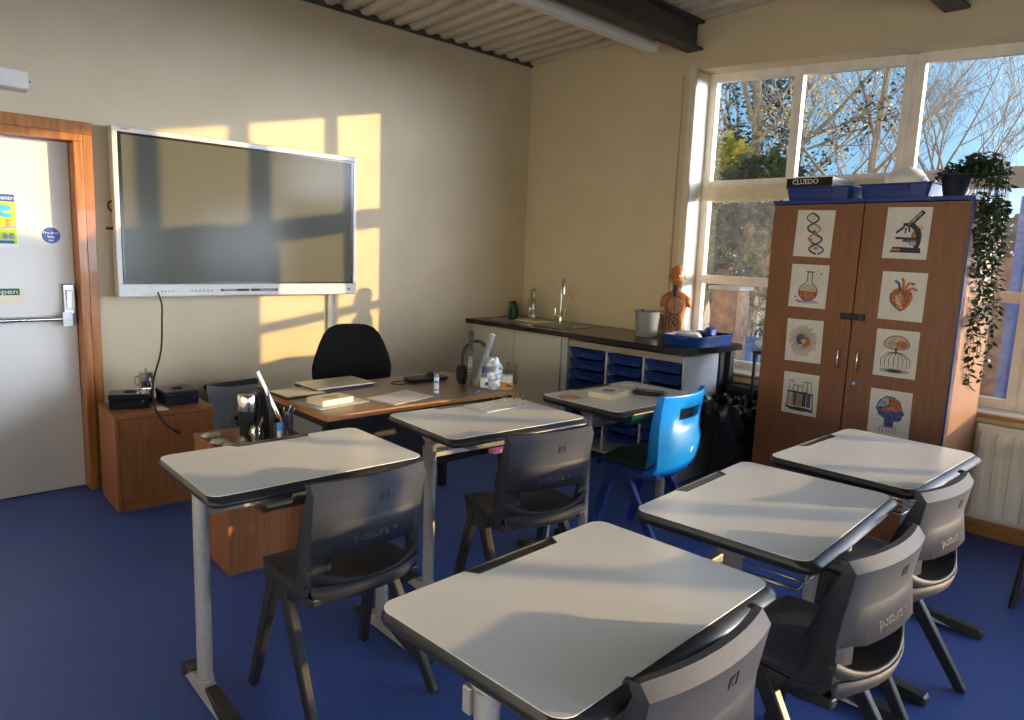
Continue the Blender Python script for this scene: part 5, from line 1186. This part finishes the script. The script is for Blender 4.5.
m = MB(); m.box(0, 3, 0, 3.2, 0, 3.0); m.build('building_wall', RENDER, e); m = MB(); m.loft([[(-.2, -.2, 3.0), (3.2, -.2, 3.0), (3.2, -.2, 3.1), (-.2, -.2, 3.1)], [(-.2, 3.4, 3.0), (3.2, 3.4, 3.0), (3.2, 3.4, 3.1), (-.2, 3.4, 3.1)]]); m.build('building_roof', BARK, e)
e = thing('brick_pillar', 'orange-brown brick pillar outside the left lower window', 'pillar', (8.0, 4.32, -.25))
MB().box(0, .3, 0, .36, 0, 1.4).build('pillar_shaft', BRICK, e, bevel=.01); MB().box(-.03, .33, -.03, .39, 1.4, 1.45).build('pillar_cap', RENDER, e)
e = thing('garden_fence', 'bright blue low fence outside beyond the lower panes', 'fence', (9.0, 2.2, -.25))
m = MB()
for k in range(24): m.box(0, .02, k * .12, k * .12 + .09, .05, .75)
m.build('fence_panel', FENCEB, e); m = MB(); m.box(.02, .05, 0, 2.9, .2, .27); m.box(.02, .05, 0, 2.9, .55, .62); m.build('fence_rail', FENCEB, e)
e = thing('blue_post', 'tall blue post outside seen beside the trailing plant', 'post', (7.4, 1.36, -.25)); MB().box(0, .09, 0, .10, 0, 2.4).build('post_shaft', FENCEB, e)
e = thing('brick_wall', 'reddish-brown brick wall outside behind the window right of the cupboard', 'wall', (8.6, -1.6, -.25)); m = MB(); m.box(0, .22, -1.35, 3.6, 0, 1.9); m.build('brick_face', BRICK, e)  # wall run on out of view to keep low sun off the bench

# ------------------------------------------------------------------ light
SUN = Vector((-.925, 1.0, -.150)).normalized()
l = bpy.data.lights.new('sun', 'SUN'); l.energy = 6.4; l.color = (1.0, .66, .27); l.angle = math.radians(.6)
o = bpy.data.objects.new('sun', l); COL.objects.link(o); o.rotation_euler = SUN.to_track_quat('-Z', 'Y').to_euler(); o.location = (12, -8, 5)
wd = bpy.data.worlds.new('sky'); sc.world = wd; wd.use_nodes = True; nt = wd.node_tree; L = nt.links.new
for n in list(nt.nodes): nt.nodes.remove(n)
out = nt.nodes.new('ShaderNodeOutputWorld'); bg = nt.nodes.new('ShaderNodeBackground'); tc = nt.nodes.new('ShaderNodeTexCoord')
sep = nt.nodes.new('ShaderNodeSeparateXYZ'); L(tc.outputs['Generated'], sep.inputs[0])
rp = nt.nodes.new('ShaderNodeValToRGB'); el = rp.color_ramp.elements
el[0].position = 0; el[0].color = (.36, .58, .76, 1); el[1].position = .9; el[1].color = (.16, .42, .82, 1)
a = el.new(.12); a.color = (.27, .56, .84, 1); a = el.new(.35); a.color = (.20, .47, .80, 1)
L(sep.outputs['Z'], rp.inputs[0])
# bluish glow added to the sky around the low sun, to fill the room
dt = nt.nodes.new('ShaderNodeVectorMath'); dt.operation = 'DOT_PRODUCT'; dt.inputs[1].default_value = tuple(-SUN)
nrm = nt.nodes.new('ShaderNodeVectorMath'); nrm.operation = 'NORMALIZE'; L(tc.outputs['Generated'], nrm.inputs[0]); L(nrm.outputs[0], dt.inputs[0])
mxx = nt.nodes.new('ShaderNodeMath'); mxx.operation = 'MAXIMUM'; mxx.inputs[1].default_value = 0; L(dt.outputs['Value'], mxx.inputs[0])
pw = nt.nodes.new('ShaderNodeMath'); pw.operation = 'POWER'; pw.inputs[1].default_value = 7.0; L(mxx.outputs[0], pw.inputs[0])
ml = nt.nodes.new('ShaderNodeVectorMath'); ml.operation = 'SCALE'; ml.inputs[0].default_value = (42.0, 45.5, 56.0); om = nt.nodes.new('ShaderNodeMath'); om.operation = 'SUBTRACT'; om.inputs[0].default_value = 1.0; ab = nt.nodes.new('ShaderNodeMath'); ab.operation = 'ABSOLUTE'; L(sep.outputs['Z'], ab.inputs[0]); L(ab.outputs[0], om.inputs[1])
o3 = nt.nodes.new('ShaderNodeMath'); o3.operation = 'POWER'; o3.inputs[1].default_value = 3.0; L(om.outputs[0], o3.inputs[0])
mm = nt.nodes.new('ShaderNodeMath'); mm.operation = 'MULTIPLY'; L(pw.outputs[0], mm.inputs[0]); L(o3.outputs[0], mm.inputs[1]); L(mm.outputs[0], ml.inputs['Scale'])
ad = nt.nodes.new('ShaderNodeVectorMath'); ad.operation = 'ADD'; L(rp.outputs[0], ad.inputs[0]); L(ml.outputs[0], ad.inputs[1])
d2 = nt.nodes.new('ShaderNodeVectorMath'); d2.operation = 'DOT_PRODUCT'; d2.inputs[1].default_value = (-.98, -.15, .05); L(nrm.outputs[0], d2.inputs[0])  # warm low sky glow added behind the camera to brighten the window wall
m2 = nt.nodes.new('ShaderNodeMath'); m2.operation = 'MAXIMUM'; m2.inputs[1].default_value = 0; L(d2.outputs['Value'], m2.inputs[0])
p2 = nt.nodes.new('ShaderNodeMath'); p2.operation = 'POWER'; p2.inputs[1].default_value = 2.5; L(m2.outputs[0], p2.inputs[0])
q2 = nt.nodes.new('ShaderNodeMath'); q2.operation = 'MULTIPLY'; L(p2.outputs[0], q2.inputs[0]); L(o3.outputs[0], q2.inputs[1])
s2 = nt.nodes.new('ShaderNodeVectorMath'); s2.operation = 'SCALE'; s2.inputs[0].default_value = (9.5, 8.0, 5.6); L(q2.outputs[0], s2.inputs['Scale'])
a2 = nt.nodes.new('ShaderNodeVectorMath'); a2.operation = 'ADD'; L(ad.outputs[0], a2.inputs[0]); L(s2.outputs[0], a2.inputs[1])
L(a2.outputs[0], bg.inputs[0]); bg.inputs[1].default_value = 1.0; L(bg.outputs[0], out.inputs[0])

# ------------------------------------------------------------------ camera
yaw, pit, rol = math.radians(45.744), math.radians(8.669), math.radians(2.194); F = 710.633
f = Vector((math.cos(pit) * math.cos(yaw), math.cos(pit) * math.sin(yaw), -math.sin(pit)))
r = f.cross(Vector((0, 0, 1))).normalized(); u = r.cross(f)
r2 = math.cos(rol) * r + math.sin(rol) * u; u2 = -math.sin(rol) * r + math.cos(rol) * u
M = Matrix(((r2.x, u2.x, -f.x, 0), (r2.y, u2.y, -f.y, 0), (r2.z, u2.z, -f.z, 1.52), (0, 0, 0, 1)))
cd = bpy.data.cameras.new('camera'); cd.sensor_width = 36; cd.lens = F / 1024 * 36; cd.clip_start = .03; cd.clip_end = 200
cam = bpy.data.objects.new('camera', cd); COL.objects.link(cam); cam.matrix_world = M; sc.camera = cam

vs = sc.view_settings; vs.view_transform = 'Standard'; vs.look = 'None'; vs.exposure = 0.33; vs.gamma = 1; vs.use_curve_mapping = False
cy = sc.cycles if hasattr(sc, 'cycles') else None
if cy:
    cy.use_denoising = True; cy.max_bounces = 10; cy.diffuse_bounces = 6; cy.transparent_max_bounces = 24; cy.sample_clamp_indirect = 8; cy.caustics_reflective = False; cy.caustics_refractive = False
